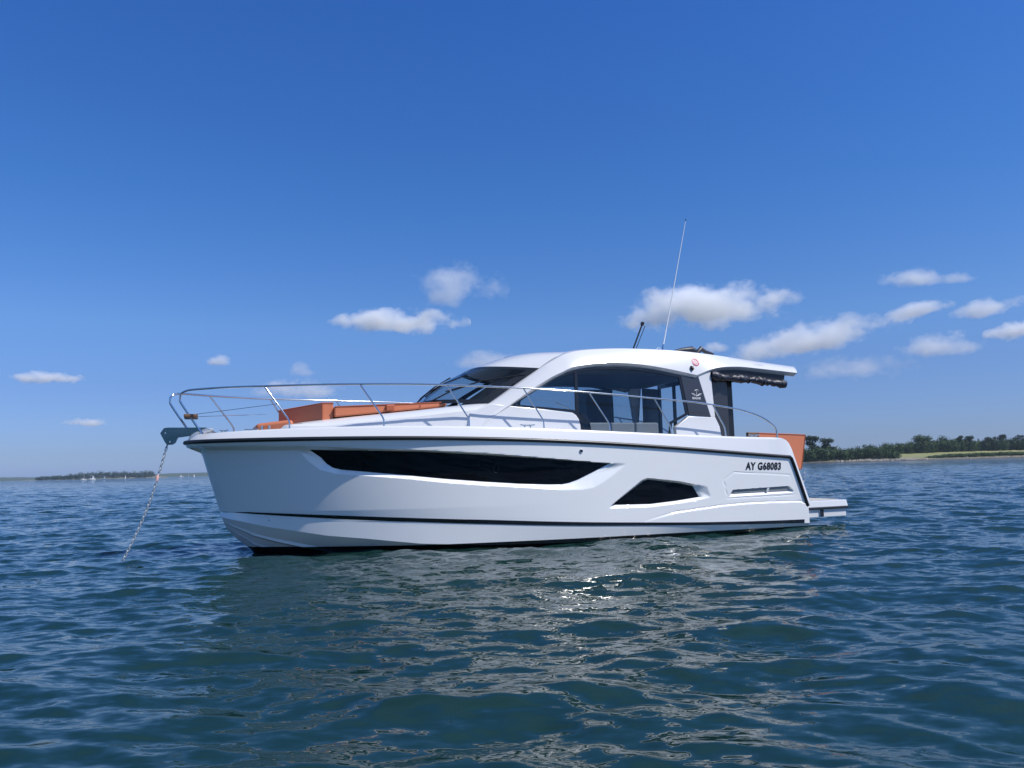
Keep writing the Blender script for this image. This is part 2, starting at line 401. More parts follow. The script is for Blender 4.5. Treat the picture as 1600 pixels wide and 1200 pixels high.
def hull_mesh():
    NS, NT = 720, 96
    s = np.linspace(0, 1, NS); g = .25*s**3 + .75*s**1.25
    g = np.where(s < .08, g, g)
    t = np.linspace(0, 1, NT)
    G, T = np.meshgrid(g, t)      # rows = heights
    z = 0.6 + T*1.2; x = 10 - 10*G
    for _ in range(8):
        xs = stem(z); x = xs - (xs - xtr(z))*G
        z = _stb(x) + T*(rub(x) - _stb(x))
    # snap grid vertices to the outlines of the recesses for crisp edges
    for poly in (REC, WIN, TRC, TRI, VRC, VEN):
        sd, cx, cz = poly_sd(x, z, poly)
        m = (np.abs(sd) < .0065); x = np.where(m, cx, x); z = np.where(m, cz, z)
    y = Yh(x, z)
    P = np.stack([x, y, z], -1)
    du = np.gradient(P, axis=1); dv = np.gradient(P, axis=0)
    N = np.cross(du, dv); N /= np.maximum(np.linalg.norm(N, axis=-1, keepdims=True), 1e-9)
    N = np.where(N[..., 1:2] < 0, -N, N)
    N[:, 0] = (1, 0, 0)
    P = P - N*off_hull(x, z)[..., None]
    P[:, 0, 1] = 0.0
    # lower hull : stripe bottom -> chine -> keel
    NB = 26
    x0 = P[0, :, 0]; y0 = P[0, :, 1]; z0 = P[0, :, 2]
    xc = 10.60 - 10.60*g
    cz_x, cz_z = arr([(10.7,.64),(10.566,.595),(9.889,.439),(9.046,.285),(8.475,.222),(7.625,.11),(6.5,.035),(5,0.0),(2.5,-.01),(0,-.02)])
    zc = np.interp(xc, cz_x, cz_z)
    dd = np.maximum(10.66 - xc, 0); yc = 1.73*(1-(1-np.minimum(dd/5.8, 1))**2.25)**.72
    yc = yc - dflange(xc)*np.minimum(dd/1.0, 1); yc[0] = 0
    xk = 10.52 - 10.52*g; kx, kz = arr(list(zip(_STX, _STZ)) + [(6.0,-.68),(0,-.62)]); 
    o_ = np.argsort(_STX[:11]); zk = np.interp(xk, np.r_[0, 6.0, _STX[:9]], np.r_[-.62, -.66, _STZ[:9]])
    rows = []
    for k in range(1, 6):
        f = k/5
        a = P[0]*(1-f) + np.stack([xc, yc, zc], -1)*f
        rows.append(a)
    C = rows[-1]; K = np.stack([xk, np.zeros_like(xk), zk], -1)
    for k in range(1, NB+1):
        f = k/NB
        a = C*(1-f) + K*f
        bulge = .05*math.sin(math.pi*f)
        st = 0
        for f0 in (.30, .58):
            if 0 <= f - f0 < .08: st = .035*(1 - (f - f0)/.08)
        a[:, 1] += (bulge*.3 + st*.7)*np.minimum(yc, 1)
        a[:, 2] -= (bulge + st)*np.minimum(yc, 1)
        rows.append(a)
    allr = np.concatenate([np.stack(rows[::-1]), P], 0)   # from keel up
    return allr
HM = hull_mesh()
def np_mesh(name, grids, mat, parent, smooth=30):
    """build one mesh from several (rows, cols, 3) grids"""
    V = []; F = []; b = 0
    for gq in grids:
        nr, nc = gq.shape[:2]; V.append(gq.reshape(-1, 3))
        I = np.arange(nr*nc).reshape(nr, nc) + b
        F.append(np.stack([I[:-1, :-1], I[:-1, 1:], I[1:, 1:], I[1:, :-1]], -1).reshape(-1, 4)); b += nr*nc
    mb = MB(); mb.v = [tuple(v) for v in np.concatenate(V)]; mb.f = [tuple(int(i) for i in f) for f in np.concatenate(F)]
    return mb.build(name, mat, parent, smooth=smooth)
_mir = np.array([1, -1, 1.0])
_ends = np.stack([HM[:, -1], HM[:, -1]*_mir], 1)          # transom
hull = np_mesh("hull", [HM, HM[:, ::-1]*_mir, _ends], MT['hull'], yacht, 26)

# ---- black stripe low on the hull
def strip_between(lo, hi, x0, x1, out, n=220, rows=4):
    g = []
    for f in np.linspace(0, 1, rows):
        r = []
        for x in np.linspace(x0, x1, n):
            z = lo(x)*(1-f) + hi(x)*f; p = hull_pt(x, z, out + .022*float(sm((3.95 - x)/1.5))); r.append(p)
        g.append(r)
    return np.array(g)
gs = strip_between(lambda x: _stb(x)+.001, lambda x: _stt(x), .14, 10.64, .006)
np_mesh("boot_stripe", [gs, gs*_mir], MT['stripe'], yacht)

# ---- rub rail
def rub_path():
    d = np.r_[np.linspace(0, 1, 40)**2*1.5, np.linspace(1.5, 10.69, 90)[1:]]
    P = [(11.178 - a, float(Ssheer(11.178 - a)), float(rub(11.178 - a))) for a in d]
    for x, z in [(.455,1.33),(.40,1.22),(.25,.885),(.10,.54),(.045,.42)]:
        P.append((x - .004, float(Yh(x, z)) + .004, z))
    return P
RP = rub_path()
mb = MB()
full = RP[::-1] + [(x, -y, z) for x, y, z in RP[1:]]
rr = [.033]*len(full)
mb.tube(full, rr, 10)
mb.build("rub_rail", MT['rubber'], yacht, smooth=60)

# ---- gunwale, side decks, transom wings
def deck_rows():
    st = []
    d = np.r_[np.linspace(0, 1, 36)**2*1.5, np.linspace(1.5, 10.3, 100)[1:]]
    for a in d:
        xl = 11.178 - a; lo = (xl, float(Ssheer(xl)), float(rub(xl)))
        xu = 11.10 - a*(11.10-.9)/10.3; yu = float(Ssheer(xu, 11.10))*1.0 - .065*min(1, a*6); zu = float(_gun(min(xu, 11.0)))
        st.append((lo, (xu, max(yu, 0), zu)))
    for (xl, zl), (xu, zu) in [((.70,1.385),(.774,1.735)),((.55,1.372),(.60,1.722)),((.50,1.366),(.50,1.685)),((.478,1.364),(.444,1.634)),((.455,1.33),(.376,1.51)),((.25,.89),(.191,1.10)),((.10,.55),(.03,.74)),((.03,.42),(-.06,.53))]:
        st.append(((xl, float(Yh(xl, zl)), zl), (xu, float(Yh(xl, zl)) - .05, zu)))
    rows = [[] for _ in range(8)]
    for i, (lo, up) in enumerate(st):
        a = np.array(st[max(i-1, 0)][1]); b = np.array(st[min(i+1, len(st)-1)][1])
        t = b - a; n = np.array([-t[1], t[0]]); n = n/max(np.linalg.norm(n), 1e-6)
        if i >= len(d): n = np.array([0, -1.0])
        if n[1] > 0 and i > 0: n = -n
        if i == 0: n = np.array([-1.0, 0])
        lo = np.array(lo); up = np.array(up)
        def inn(w, dz):
            q = up + np.array([n[0]*w, n[1]*w, dz]); q[1] = max(q[1], 0.0); return q
        rows[0].append(lo); rows[1].append(lo*.15 + up*.85); rows[2].append(up + np.array([0, 0, -.006])); rows[3].append(inn(.014, .006))
        rows[4].append(inn(.10, .008)); rows[5].append(inn(.135, -.01)); 
        drop = -.10 if i < len(d) else 0.0
        rows[6].append(inn(.15, -.03 + drop*.8)); q = inn(.30, -.04 + drop)
        rows[7].append(q)
    return np.array(rows)
DR = deck_rows()
_flat = np.stack([DR[7], DR[7]*_mir], 0)
np_mesh("deck", [DR, DR[:, ::-1]*_mir, _flat], MT['gel'], yacht, 40)

# ---- hull windows and vents
def ribbon(poly, fpt, nx=140, nz=7):
    P = np.array(poly); xs = np.unique(np.r_[P[:, 0], np.linspace(P[:, 0].min(), P[:, 0].max(), nx)])
    xs[0] += 1e-4; xs[-1] -= 1e-4
    cols = []
    for x in xs:
        zz = []
        for i in range(len(P)):
            a = P[i]; b = P[(i+1) % len(P)]
            if (a[0] - x)*(b[0] - x) <= 0 and abs(a[0]-b[0]) > 1e-9:
                zz.append(a[1] + (b[1]-a[1])*(x-a[0])/(b[0]-a[0]))
        if len(zz) < 2: continue
        lo, hi = min(zz), max(zz)
        cols.append([fpt(x, lo + (hi-lo)*f) for f in np.linspace(0, 1, nz)])
    return np.array(cols)
for s, side in ((1, 'port'), (-1, 'starboard')):
    for nm, poly in (("hull_window", WIN), ("hull_window", TRI)):
        gq = ribbon(poly, lambda x, z: hull_pt(x, z, -RDEP + .008))
        np_mesh(nm, [gq*np.array([1, s, 1])], MT['darkglass'], yacht, 60)
    # louvred engine-room vent
    gq = ribbon(VEN, lambda x, z: hull_pt(x, z, -.045 + .006), nz=2)
    v = np_mesh("air_vent", [gq*np.array([1, s, 1])], MT['vent'], yacht, 60)
    mb = MB()
    for f in (.2, .45, .7):
        pts = []
        for x in np.linspace(.52, 1.76, 20):
            zb = np.interp(x, [.405,1.049,1.835], [.716,.718,.710]); zt = np.interp(x, [.51,1.148,1.779], [.805,.789,.774])
            p = hull_pt(x, zb + (zt-zb)*f, -.03); pts.append((p[0], p[1]*s, p[2]))
        mb.tube(pts, .006, 6)
    mb.build("louvre", MT['vent'], v)
    mb = MB(); q = [hull_pt(x, z, o)*np.array([1, s, 1]) for x, z in ((.985,.72),(1.035,.72),(1.01,.795),(.955,.795)) for o in (-.045, -.004)]
    mb.add(q, [(0,2,4,6),(1,3,5,7),(0,1,3,2),(2,3,5,4),(4,5,7,6),(6,7,1,0)])
    mb.build("vent_divider", MT['gel'], v)
# opening port and catch marks in the long window
mb = MB()
for x, z, r in ((6.42, 1.27, .075),):
    c = [hull_pt(x + r*.55*math.cos(a), z + r*math.sin(a), -RDEP + .011) for a in np.linspace(0, 2*math.pi, 25)[:-1]]
    mb.tube(c, .006, 6, closed=True)
mb.build("opening_port", MT['black'], yacht)

# ---- through-hull fittings
for x, z, r in ((.271,.323,.030),(.147,.318,.030),(4.934,1.54,.026)):
    c = hull_pt(x, z, .0)
    mb = MB()
    ring = [hull_pt(x + r*math.cos(a), z + r*math.sin(a), .006) for a in np.linspace(0, 2*math.pi, 21)[:-1]]
    mb.tube(ring, .008, 6, closed=True)
    o = mb.build("through_hull_fitting", MT['steel'], yacht)
    mb = MB(); inn = [hull_pt(x + r*.92*math.cos(a), z + r*.92*math.sin(a), .004) for a in np.linspace(0, 2*math.pi, 21)[:-1]]
    mb.add(inn, [tuple(range(20))]); mb.build("opening", MT['black'], o, smooth=None)
mb = MB(); p = hull_pt(9.93, .545, .008)
mb.tube([p + np.array([.02*math.cos(a), 0, .018*math.sin(a)]) for a in np.linspace(.9, 5.4, 10)], .007, 6); mb.build("scupper", MT['black'], yacht)

# ---- registration letters
def text_mesh(txt, bold=0.0, res=3):
    cu = bpy.data.curves.new("lettering", 'FONT'); cu.body = txt; cu.offset = bold; cu.space_character = 1.10; cu.resolution_u = res; cu.fill_mode = 'BOTH'
    o = bpy.data.objects.new("lettering", cu); link(o)
    bpy.context.view_layer.update()
    me = bpy.data.meshes.new_from_object(o.evaluated_get(bpy.context.evaluated_depsgraph_get()))
    V = [tuple(v.co) for v in me.vertices]; F = [tuple(p.vertices) for p in me.polygons]
    bpy.data.objects.remove(o); bpy.data.curves.remove(cu); bpy.data.meshes.remove(me)
    a = np.array(V); a[:, 0] -= a[:, 0].min(); a[:, 1] -= a[:, 1].min(); w = a[:, 0].max(); h = a[:, 1].max()
    a[:, 0] /= w; a[:, 1] /= h
    return a, F
def letters(name, txt, fmap, mat, parent, bold=0.02):
    a, F = text_mesh(txt, bold); mb = MB(); mb.add([fmap(u, v) for u, v, _ in a], F)
    return mb.build(name, mat, parent, smooth=None, fix=False)
def reg_map(u, v):
    x = 1.522 - u*.82 - v*.008; z = 1.140 - u*.0205 + v*.150
    return hull_pt(x, z, .004)
letters("registration_number", "AY G68083", reg_map, MT['black_mark'], yacht, .042)

# ---- swim platform
def rounded_plan(x0, x1, hw, r, n=8):
    P = [(x1, hw)]
    P += [(x0 + r - r*math.sin(a), hw - r + r*math.cos(a)) for a in np.linspace(0, math.pi/2, n)]
    P += [(x0 + r - r*math.cos(a), -hw + r - r*math.sin(a)) for a in np.linspace(0, math.pi/2, n)]
    P += [(x1, -hw)]
    return P
def slab(mb, plan, z0, z1, shrink_top=0.0):
    n = len(plan); c = np.mean(plan, 0)
    lo = [(x, y, z0) for x, y in plan]; hi = [(x + (shrink_top if x < c[0] else 0), y*(1 - shrink_top/2), z1) for x, y in plan]
    mb.add(lo + hi, [tuple(range(n)), tuple(range(n, 2*n))] + [(i, (i+1) % n, n + (i+1) % n, n + i) for i in range(n)])
mb = MB(); slab(mb, rounded_plan(-1.065, .06, 1.80, .10), .372, .498, .02)
plat = mb.build("swim_platform", MT['gel'], yacht, bevel=.012)
mb = MB(); slab(mb, rounded_plan(-1.08, .05, 1.815, .11), .336, .3715); mb.build("platform_trim", MT['rubber'], plat, bevel=.008)
mb = MB(); slab(mb, rounded_plan(-1.03, .02, 1.77, .10), .180, .3355); mb.build("platform_base", MT['gel'], plat, bevel=.01)
mb = MB(); slab(mb, rounded_plan(-1.0, .06, 1.62, .10), .4985, .504); mb.build("platform_planking", simple("platform_grey", (.42, .40, .37), .7, var=.15, vscale=8), plat)
mb = MB(); mb.box((-.40, 1.76, .195), (-.30, 1.782, .325)); ml_ = mb.build("mooring_light", MT['black'], plat, bevel=.008)
mb = MB(); mb.tube([(-.29, 1.775, .20), (-.29, 1.775, .32)], .012, 6); mb.build("handle", MT['steel'], ml_)
# small tap and ladder fittings at the transom
mb = MB()
for k, z in enumerate((.62, .70, .80, .90, .98)):
    mb.tube([(.10 - .16*(z-.5), 1.66, z), (-.01 - .1*(z-.5), 1.68, z + .02), (-.02 - .05*k*.3, 1.66, z + .06)], .014, 6)
mb.tube([(.0, 1.66, .58), (-.10, 1.66, 1.06)], .016, 6)
mb.build("transom_ladder", MT['steel'], yacht)

# ---- foredeck coachroof
def coach():
    xs = np.r_[np.linspace(9.95, 9.4, 12), np.linspace(9.3, 6.2, 36)]
    rows = []
    for x in xs:
        k = sm((9.95 - x)/1.0)
        w = np.interp(x, [6.2,7.0,7.8,8.6,9.2,9.6,9.95], [1.46,1.43,1.34,1.20,1.04,.92,.60])
        zt = np.interp(x, [6.2,6.56,7.65,8.52,9.4,9.7,9.95], [2.43,2.405,2.285,2.205,2.12,2.07,1.90])
        zd = np.interp(x, [6.2,7.6,9.95], [1.84,1.87,1.86])
        zs = zt - .10*k
        prof = [(w, zd), (w - .012, zd + .35*(zs - zd)), (w - .05, zs - .02), (w - .085, zs + .01), (w - .22, zt - .02), (w - .34, zt), (0, zt + .02)]
        rows.append([(x, y, z) for y, z in prof] + [(x, -y, z) for y, z in prof[-2::-1]])
    mb = MB(); mb.grid(rows); b = len(rows[0])
    mb.f.append(tuple(range(b)))
    return mb
coach().build("coachroof", MT['gel'], yacht, smooth=28)

# ---- deckhouse
def Yc(z): return 1.45 - .13*(z - 2.0)
def plate(poly, th, out=0.0, s=1, yf=Yc):
    """solid panel following the deckhouse side; outline in (x, z)"""
    mb = MB(); n = len(poly)
    a = [(x, s*(yf(z) + out), z) for x, z in poly]; b = [(x, s*(yf(z) + out - th), z) for x, z in poly]
    mb.add(a + b, [tuple(range(n)), tuple(range(n, 2*n))[::-1]] + [(i, (i+1) % n, n + (i+1) % n, n + i) for i in range(n)])
    return mb
def inset(poly, w):
    P = [Vector(p) for p in poly]; n = len(P)
    area = sum(P[i].x*P[(i+1) % n].y - P[(i+1) % n].x*P[i].y for i in range(n))
    sgn = 1 if area > 0 else -1
    ww = w if hasattr(w, '__len__') else [w]*n
    out = []
    for i in range(n):
        e0 = (P[i] - P[i-1]).normalized(); e1 = (P[(i+1) % n] - P[i]).normalized()
        n0 = Vector((-e0.y, e0.x))*sgn; n1 = Vector((-e1.y, e1.x))*sgn
        m = (n0 + n1); m = m/max(m.dot(n0), .35)
        out.append(tuple(P[i] + m*ww[i]))
    return out
def frame(poly, w, th, out, s=1):
    q = inset(poly, w); n = len(poly); mb = MB()
    A = [(x, s*(Yc(z)+out), z) for x, z in poly]; B = [(x, s*(Yc(z)+out), z) for x, z in q]
    C = [(x, s*(Yc(z)+out-th), z) for x, z in poly]; D = [(x, s*(Yc(z)+out-th), z) for x, z in q]
    fs = []
    for i in range(n):
        j = (i+1) % n
        fs += [(i, j, n+j, n+i), (2*n+i, 3*n+i, 3*n+j, 2*n+j), (i, 2*n+i, 2*n+j, j), (n+i, n+j, 3*n+j, 3*n+i)]
    mb.add(A+B+C+D, fs); return mb, q
def cr(pts, n=6): return [tuple(p)[:2] for p in smooth_path([(a, b, 0) for a, b in pts], n)]
_top = cr([(5.997,2.355),(5.745,2.521),(5.468,2.696),(5.083,2.888),(4.689,3.015),(4.292,3.073),(3.87,3.089),(3.436,3.084),(3.003,3.045),(2.464,2.959)], 5)
GL = _top + [(2.397,2.204),(2.777,2.033),(2.832,1.80),(4.68,1.80),(4.679,2.06),(4.737,2.174),(4.819,2.243)]
_ns = len(_top)
ARU = [(6.98,1.78),(6.83,2.02),(6.663,2.241),(6.309,2.409),(5.76,2.754),(5.293,3.062),(5.022,3.22),(4.8,3.327),(4.471,3.403),(3.8,3.458),(3.2,3.472),(2.607,3.467),(2.05,3.440),(1.495,3.403),(1.0,3.357),(.484,3.305),(-.428,3.224)]
ARL = [(6.70,1.78),(6.52,2.0),(6.30,2.17),(5.993,2.368),(5.613,2.608),(5.224,2.833),(4.98,2.945),(4.737,3.043),(4.3,3.12),(3.899,3.15),(3.40,3.135),(2.85,3.074),(2.12,2.952),(1.66,3.105),(1.166,3.149),(.624,3.124),(-.33,3.055)]
def arch(s):
    n = 8
    U = np.array([tuple(p) for p in smooth_path([(a, 0, b) for a, b in ARU], n)])
    k0 = 12
    L1 = [tuple(p) for p in smooth_path([(a, 0, b) for a, b in ARL[:k0+1]], n)]; L2 = [tuple(p) for p in smooth_path([(a, 0, b) for a, b in ARL[k0:]], n)]
    L = np.array(L1 + L2[1:])
    rows = [[] for _ in range(7)]
    for (xu, _, zu), (xl, _, zl) in zip(U, L):
        e = np.array([xl - xu, zl - zu]); e = e/np.linalg.norm(e)
        fr_ = sm((zl - 2.1)/.5); yl = Yc(zl) + .022 + .028*fr_; yu = yl - .10 - .075*fr_
        rows[0].append((xu - e[0]*.02, yu - .14, zu - e[1]*.02 + .012))
        rows[1].append((xu - e[0]*.004, yu - .03, zu - e[1]*.004 + .004)); rows[2].append((xu, yu, zu))
        rows[3].append((xu*.5 + xl*.5, (yu + yl)/2 + .030, zu*.5 + zl*.5))
        rows[4].append((xl - e[0]*.02, yl + .004, zl - e[1]*.02)); rows[5].append((xl, yl - .008, zl))
        rows[6].append((xl + e[0]*.055, yl - .075, zl + e[1]*.055))
    g = np.array(rows)*np.array([1, s, 1])
    end = np.stack([g[:, -1], g[:, -1]*0 + g[3, -1]], 0)
    return g, U
g1, UU = arch(1); g2, _ = arch(-1)
# aft tip closing pieces
def tipcap(g):
    mb = g[:, -1]; c = mb.mean(0); return np.stack([mb, np.repeat(c[None], len(mb), 0)], 0)
np_mesh("roof_arch", [g1, tipcap(g1)], MT['roof'], yacht, 32)
np_mesh("roof_arch", [g2, tipcap(g2)], MT['roof'], yacht, 32)

# windscreen : three rails (bottom, top of glass, rear of the brow)
def ws_bot(y): return np.array([7.32 - .99*(abs(y)/1.25)**4.0, y, 2.445 - .03*(abs(y)/1.25)**2])
def ws_top(y): return np.array([6.24 - .90*(abs(y)/1.25)**3.0, y*1.17/1.25, 3.155 - .105*(abs(y)/1.25)**2.2])
def ws_row(f, ys):
    out = []
    for y in ys:
        a = ws_bot(y); b = ws_top(y); p = a*(1-f) + b*f
        bul = .075*math.sin(math.pi*f); p = p + np.array([.55, 0, .8])*bul*(1 - .6*(abs(y)/1.25)**3); out.append(p)
    return out
ys = np.linspace(-1.25, 1.25, 61)
ws = np.array([ws_row(f, ys) for f in np.linspace(0.03, .97, 14)])
screen = np_mesh("windscreen", [ws], MT['wsglass'], yacht, 60)
def band(f0, f1, y0, y1, lift=.004):
    return np.array([[p + np.array([.6, 0, .8])*lift for p in ws_row(f, np.linspace(y0, y1, 50))] for f in np.linspace(f0, f1, 5)])
np_mesh("windscreen_frame", [band(-.01, .075, -1.25, 1.25), band(.92, 1.0, -1.25, 1.25), band(.0, 1.0, 1.19, 1.25), band(.0, 1.0, -1.25, -1.19)], MT['frame'], screen, 60)
np_mesh("mullion", [band(0, 1, -.40, -.37)], MT['frame'], screen, 60); np_mesh("mullion", [band(0, 1, .37, .40)], MT['frame'], screen, 60)
def wiper(y0, y1, f0, f1):
    a = ws_row(f0, [y0])[0]; b = ws_row(f1, [y1])[0]; up = np.array([.5, 0, .8])
    mb = MB(); mb.tube([a + up*.03, a*.6 + b*.4 + up*.07, b + up*.03], .013, 6)
    w = mb.build("wiper", MT['black'], screen)
    c = ws_row(max(f1 - .28, .05), [y1 - .28])[0]; d = ws_row(min(f1 + .24, .96), [y1 + .22])[0]
    mb = MB(); mb.tube([c + up*.018, b + up*.026, d + up*.018], .012, 6); mb.build("wiper_blade", MT['black'], w)
wiper(.70, 1.02, .02, .52); wiper(.05, .42, .02, .45); wiper(-.80, -.52, .02, .50)

# roof : from the brow back to the aft overhang, cambered between the arches
def roof():
    xsu = UU[:, 0]; zsu = UU[:, 2]; o_ = np.argsort(xsu); 
    rows = []
    ysn = np.linspace(-1, 1, 41)
    # brow
    def edge(x): return np.interp(x, xsu[o_], zsu[o_])
    def yed(x): return (Yc(np.interp(x, [.0, 2, 4, 5], [3.1, 3.0, 3.1, 2.9])) + .05 - .175) - .12
    for f in np.linspace(0, 1, 14):
        r = []
        for u in ysn:
            a = np.array(ws_row(1.0, [u*1.25])[0]); yb = u*yed(4.6); b = np.array([4.62, yb, edge(4.62) + .015 + .075*(1 - u*u)])
            p = a*(1-f) + b*f; p[2] += .105*math.sin(math.pi*f)*(1 - .55*abs(u)**3); r.append(p)
        rows.append(r)
    for x in np.linspace(4.4, -.42, 40):
        cam_ = .075*sm((x + .6)/1.0)
        rows.append([(x, u*yed(x), edge(x) + .008 + cam_*(1 - u*u)) for u in ysn])
    top = np.array(rows)
    und = []
    for x in np.linspace(4.9, -.40, 30):
        zl = np.interp(x, [-.4, .6, 1.2, 1.5, 1.8, 2.1, 3.0, 3.9, 4.9], [3.10, 3.14, 3.15, 3.10, 2.95, 2.94, 2.95, 2.96, 2.92])
        und.append([(x, u*1.27, zl + (.14*abs(u)**14 if x > 1.6 else 0) + .03*(1 - u*u)) for u in ysn])
    return top, np.array(und)
rt, ru = roof()
rf = np_mesh("roof", [rt, np.stack([rt[-1], ru[-1]], 0)], MT['roof'], yacht, 40)
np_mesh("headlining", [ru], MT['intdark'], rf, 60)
# dark sunroof line on the roof edge
mb = MB(); mb.tube([tuple(p + np.array([0, 0, .012])) for p in rt[6:26, 18]], .012, 6); mb.build("roof_seam", MT['black'], rf)

for s in (1, -1):
    # white side below the windows
    P = [(6.85,1.80),(6.745,2.222),(6.39,2.385),(6.006,2.345),(5.4,2.292),(4.83,2.232),(4.765,2.19),(4.72,2.12),(4.70,2.03),(4.695,1.78)]
    plate(P, .07, .02, s).build("cabin_side", MT['gel'], yacht, bevel=.012)
    # side glass
    sg = plate(GL, .008, -.012, s).build("side_window", MT['smoke'], yacht, smooth=None)
    n = len(GL); w = [.040]*n
    for k in range(_ns, n): w[k] = .045
    mb, q = frame(GL, w, .03, .004, s); mb.build("window_frame", MT['frame'], sg, smooth=None)
    mb = plate([(4.715,2.99),(4.655,3.0),(4.70,2.22),(4.76,2.23)], .03, .002, s); mb.build("door_post", MT['frame'], sg, smooth=None)
    # black foot of the door jamb
    plate([(4.83,2.235),(4.56,2.215),(4.49,2.10),(4.47,1.78),(4.69,1.78),(4.70,2.03),(4.745,2.165)], .05, -.016, s).build("door_jamb", MT['frame'], yacht, smooth=None)
    # charcoal quarter panel with emblem
    qp = plate([(2.455,2.955),(2.071,2.925),(1.893,2.160),(2.37,2.190)], .04, .006, s).build("quarter_panel" if s > 0 else "quarter_window", MT['greypanel'] if s > 0 else MT['smoke'], yacht, smooth=None)
    # white pillar and its foot
    pl = MB()
    pl = plate([(2.071,2.98),(1.754,3.10),(1.791,2.156),(1.893,2.156)], .09, .012, s)
    pillar = pl.build("rear_pillar", MT['gel'], yacht, bevel=.012)
    plate([(1.895,2.158),(1.792,2.158),(1.72,1.98),(1.70,1.70),(2.712,1.70),(2.72,1.968),(2.40,2.172)], .10, .018, s).build("pillar_foot", MT['gel'], pillar, bevel=.012)
    # aft cabin screens
    d1 = plate([(1.76,2.99),(1.31,2.97),(1.31,1.65),(1.76,1.65)], .04, 0, s, yf=lambda z: 1.22).build("cockpit_screen", MT['greypanel'], yacht, smooth=None)
# the sliding door stack at the back of the saloon
mb = MB(); mb.box((1.16, .70, 1.45), (1.22, .955, 3.06)); mb.build("sliding_door", MT['frame'], yacht)
mb = MB(); mb.box((1.02, .96, 1.45), (1.34, 1.0, 3.06)); mb.build("sliding_door", MT['frame'], yacht)
mb = MB()
for y in (-1.2, -.62): mb.box((1.30, y, 1.45), (1.36, y + .05, 3.06))
mb.box((1.30, -1.2, 2.98), (1.36, 1.2, 3.06)); mb.build("door_frame", MT['frame'], yacht)

# emblem on the port quarter panel : winged anchor mark over lettering
def qmap(px, py):   # picture-plane coordinates on the panel: px aft, py up (metres)
    x = 2.155 - px*.985 - py*.17; z = 2.575 + py - px*.02; return (x, Yc(z) + .0095, z)
mb = MB()
def strokes(pts, r=.0055): mb.tube([qmap(*p) for p in pts], r, 5)
strokes([(-.045,.090),(-.02,.112),(0,.118),(.02,.112),(.045,.090)]); strokes([(0,.118),(0,-.01)], .004)
strokes([(-.115,.038),(-.07,.034),(-.03,.012),(0,-.015)]); strokes([(.115,.038),(.07,.034),(.03,.012),(0,-.015)])
strokes([(-.095,.016),(-.06,.012),(-.03,-.006)], .005); strokes([(.095,.016),(.06,.012),(.03,-.006)], .005)
emb = mb.build("emblem", MT['white_mark'], yacht)
letters("emblem_lettering", "SEALINE", lambda u, v: qmap(-.095 + .19*u, -.072 + .042*v), MT['white_mark'], emb, .02)

# red ring mark, side light and model figures on the roof arch (port)
def amap(x, z):
    zu = np.interp(x, [p[0] for p in ARU[::-1]], [p[1] for p in ARU[::-1]]); zl = np.interp(x, [p[0] for p in ARL[::-1]], [p[1] for p in ARL[::-1]])
    f = (z - zl)/(zu - zl); yl = Yc(zl) + .05; yu = yl - .175
    f = min(max(f, 0), 1)
    return np.array([x, yl + (yu - yl)*f + .034*(1 - abs(2*f - 1)) + .006, z])
CX, CZ = 2.085, 3.235
mb = MB()
for r, w in ((.068, .0095), (.034, .003), (.018, .003)):
    n = 40
    for k in range(n):
        a0 = 2*math.pi*k/n; a1 = 2*math.pi*(k+1)/n
        mb.add([amap(CX + (r + e)*math.cos(a), CZ + (r + e)*math.sin(a)) for a, e in ((a0, -w), (a1, -w), (a1, w), (a0, w))], [(0, 1, 2, 3)])
mb.build("round_emblem", MT['red_mark'], yacht, smooth=60)
letters("model_lettering", "C390", lambda u, v: amap(.66 - .22*u, 3.215 + .04*v - .012*u), MT['grey_mark'], yacht, .0)
c = amap(2.215, 3.10); mb = MB(); mb.tube([c + np.array([0, -.02, .035]), c + np.array([0, .02, .02]), c + np.array([-.01, .03, -.01]), c + np.array([-.015, .0, -.04])], [.02, .034, .03, .012], 10); mb.build("side_light", MT['black'], yacht, smooth=60)

# rolled canvas under the roof overhang
mb = MB(); g = np.random.default_rng(3); pts = []; rad = []
for k in range(40):
    f = k/39; x = 1.74 - 1.80*f
    z = np.interp(f, [0, .12, .5, 1], [2.985, 2.945, 2.915, 2.835]) + .010*math.sin(k*1.9); pts.append((x, 1.33 + .012*math.sin(k*1.3), z))
    rad.append((.070 if k > 3 else .085) + .010*math.sin(k*.55) + g.uniform(-.014, .014))
mb.tube(pts, rad, 12)
roll = mb.build("rolled_canvas", MT['canvas'], yacht, smooth=60)
for k in (4, 19, 26, 36):
    mb = MB(); x, y, z = pts[k]; mb.tube([(x + .004*math.cos(a), y + (rad[k] + .004)*math.cos(a), z + (rad[k] + .006)*math.sin(a)) for a in np.linspace(0, 2*math.pi, 17)[:-1]], .010, 6, closed=True); mb.build("strap", MT['black'], roll)
mb = MB(); mb.add([(x, y, z) for x, z in ((1.74,3.11),(.62,3.13),(-.10,3.07),(-.06,2.90),(1.74,2.97)) for y in (1.28, 1.25)], [(0,2,4,6,8),(9,7,5,3,1)] + [(2*i, 2*((i+1)%5), 2*((i+1)%5)+1, 2*i+1) for i in range(5)])
mb.build("dark_gap_plate", MT['black'], yacht, smooth=None)  # added black plate filling the dark gap between roof fascia and canvas roll

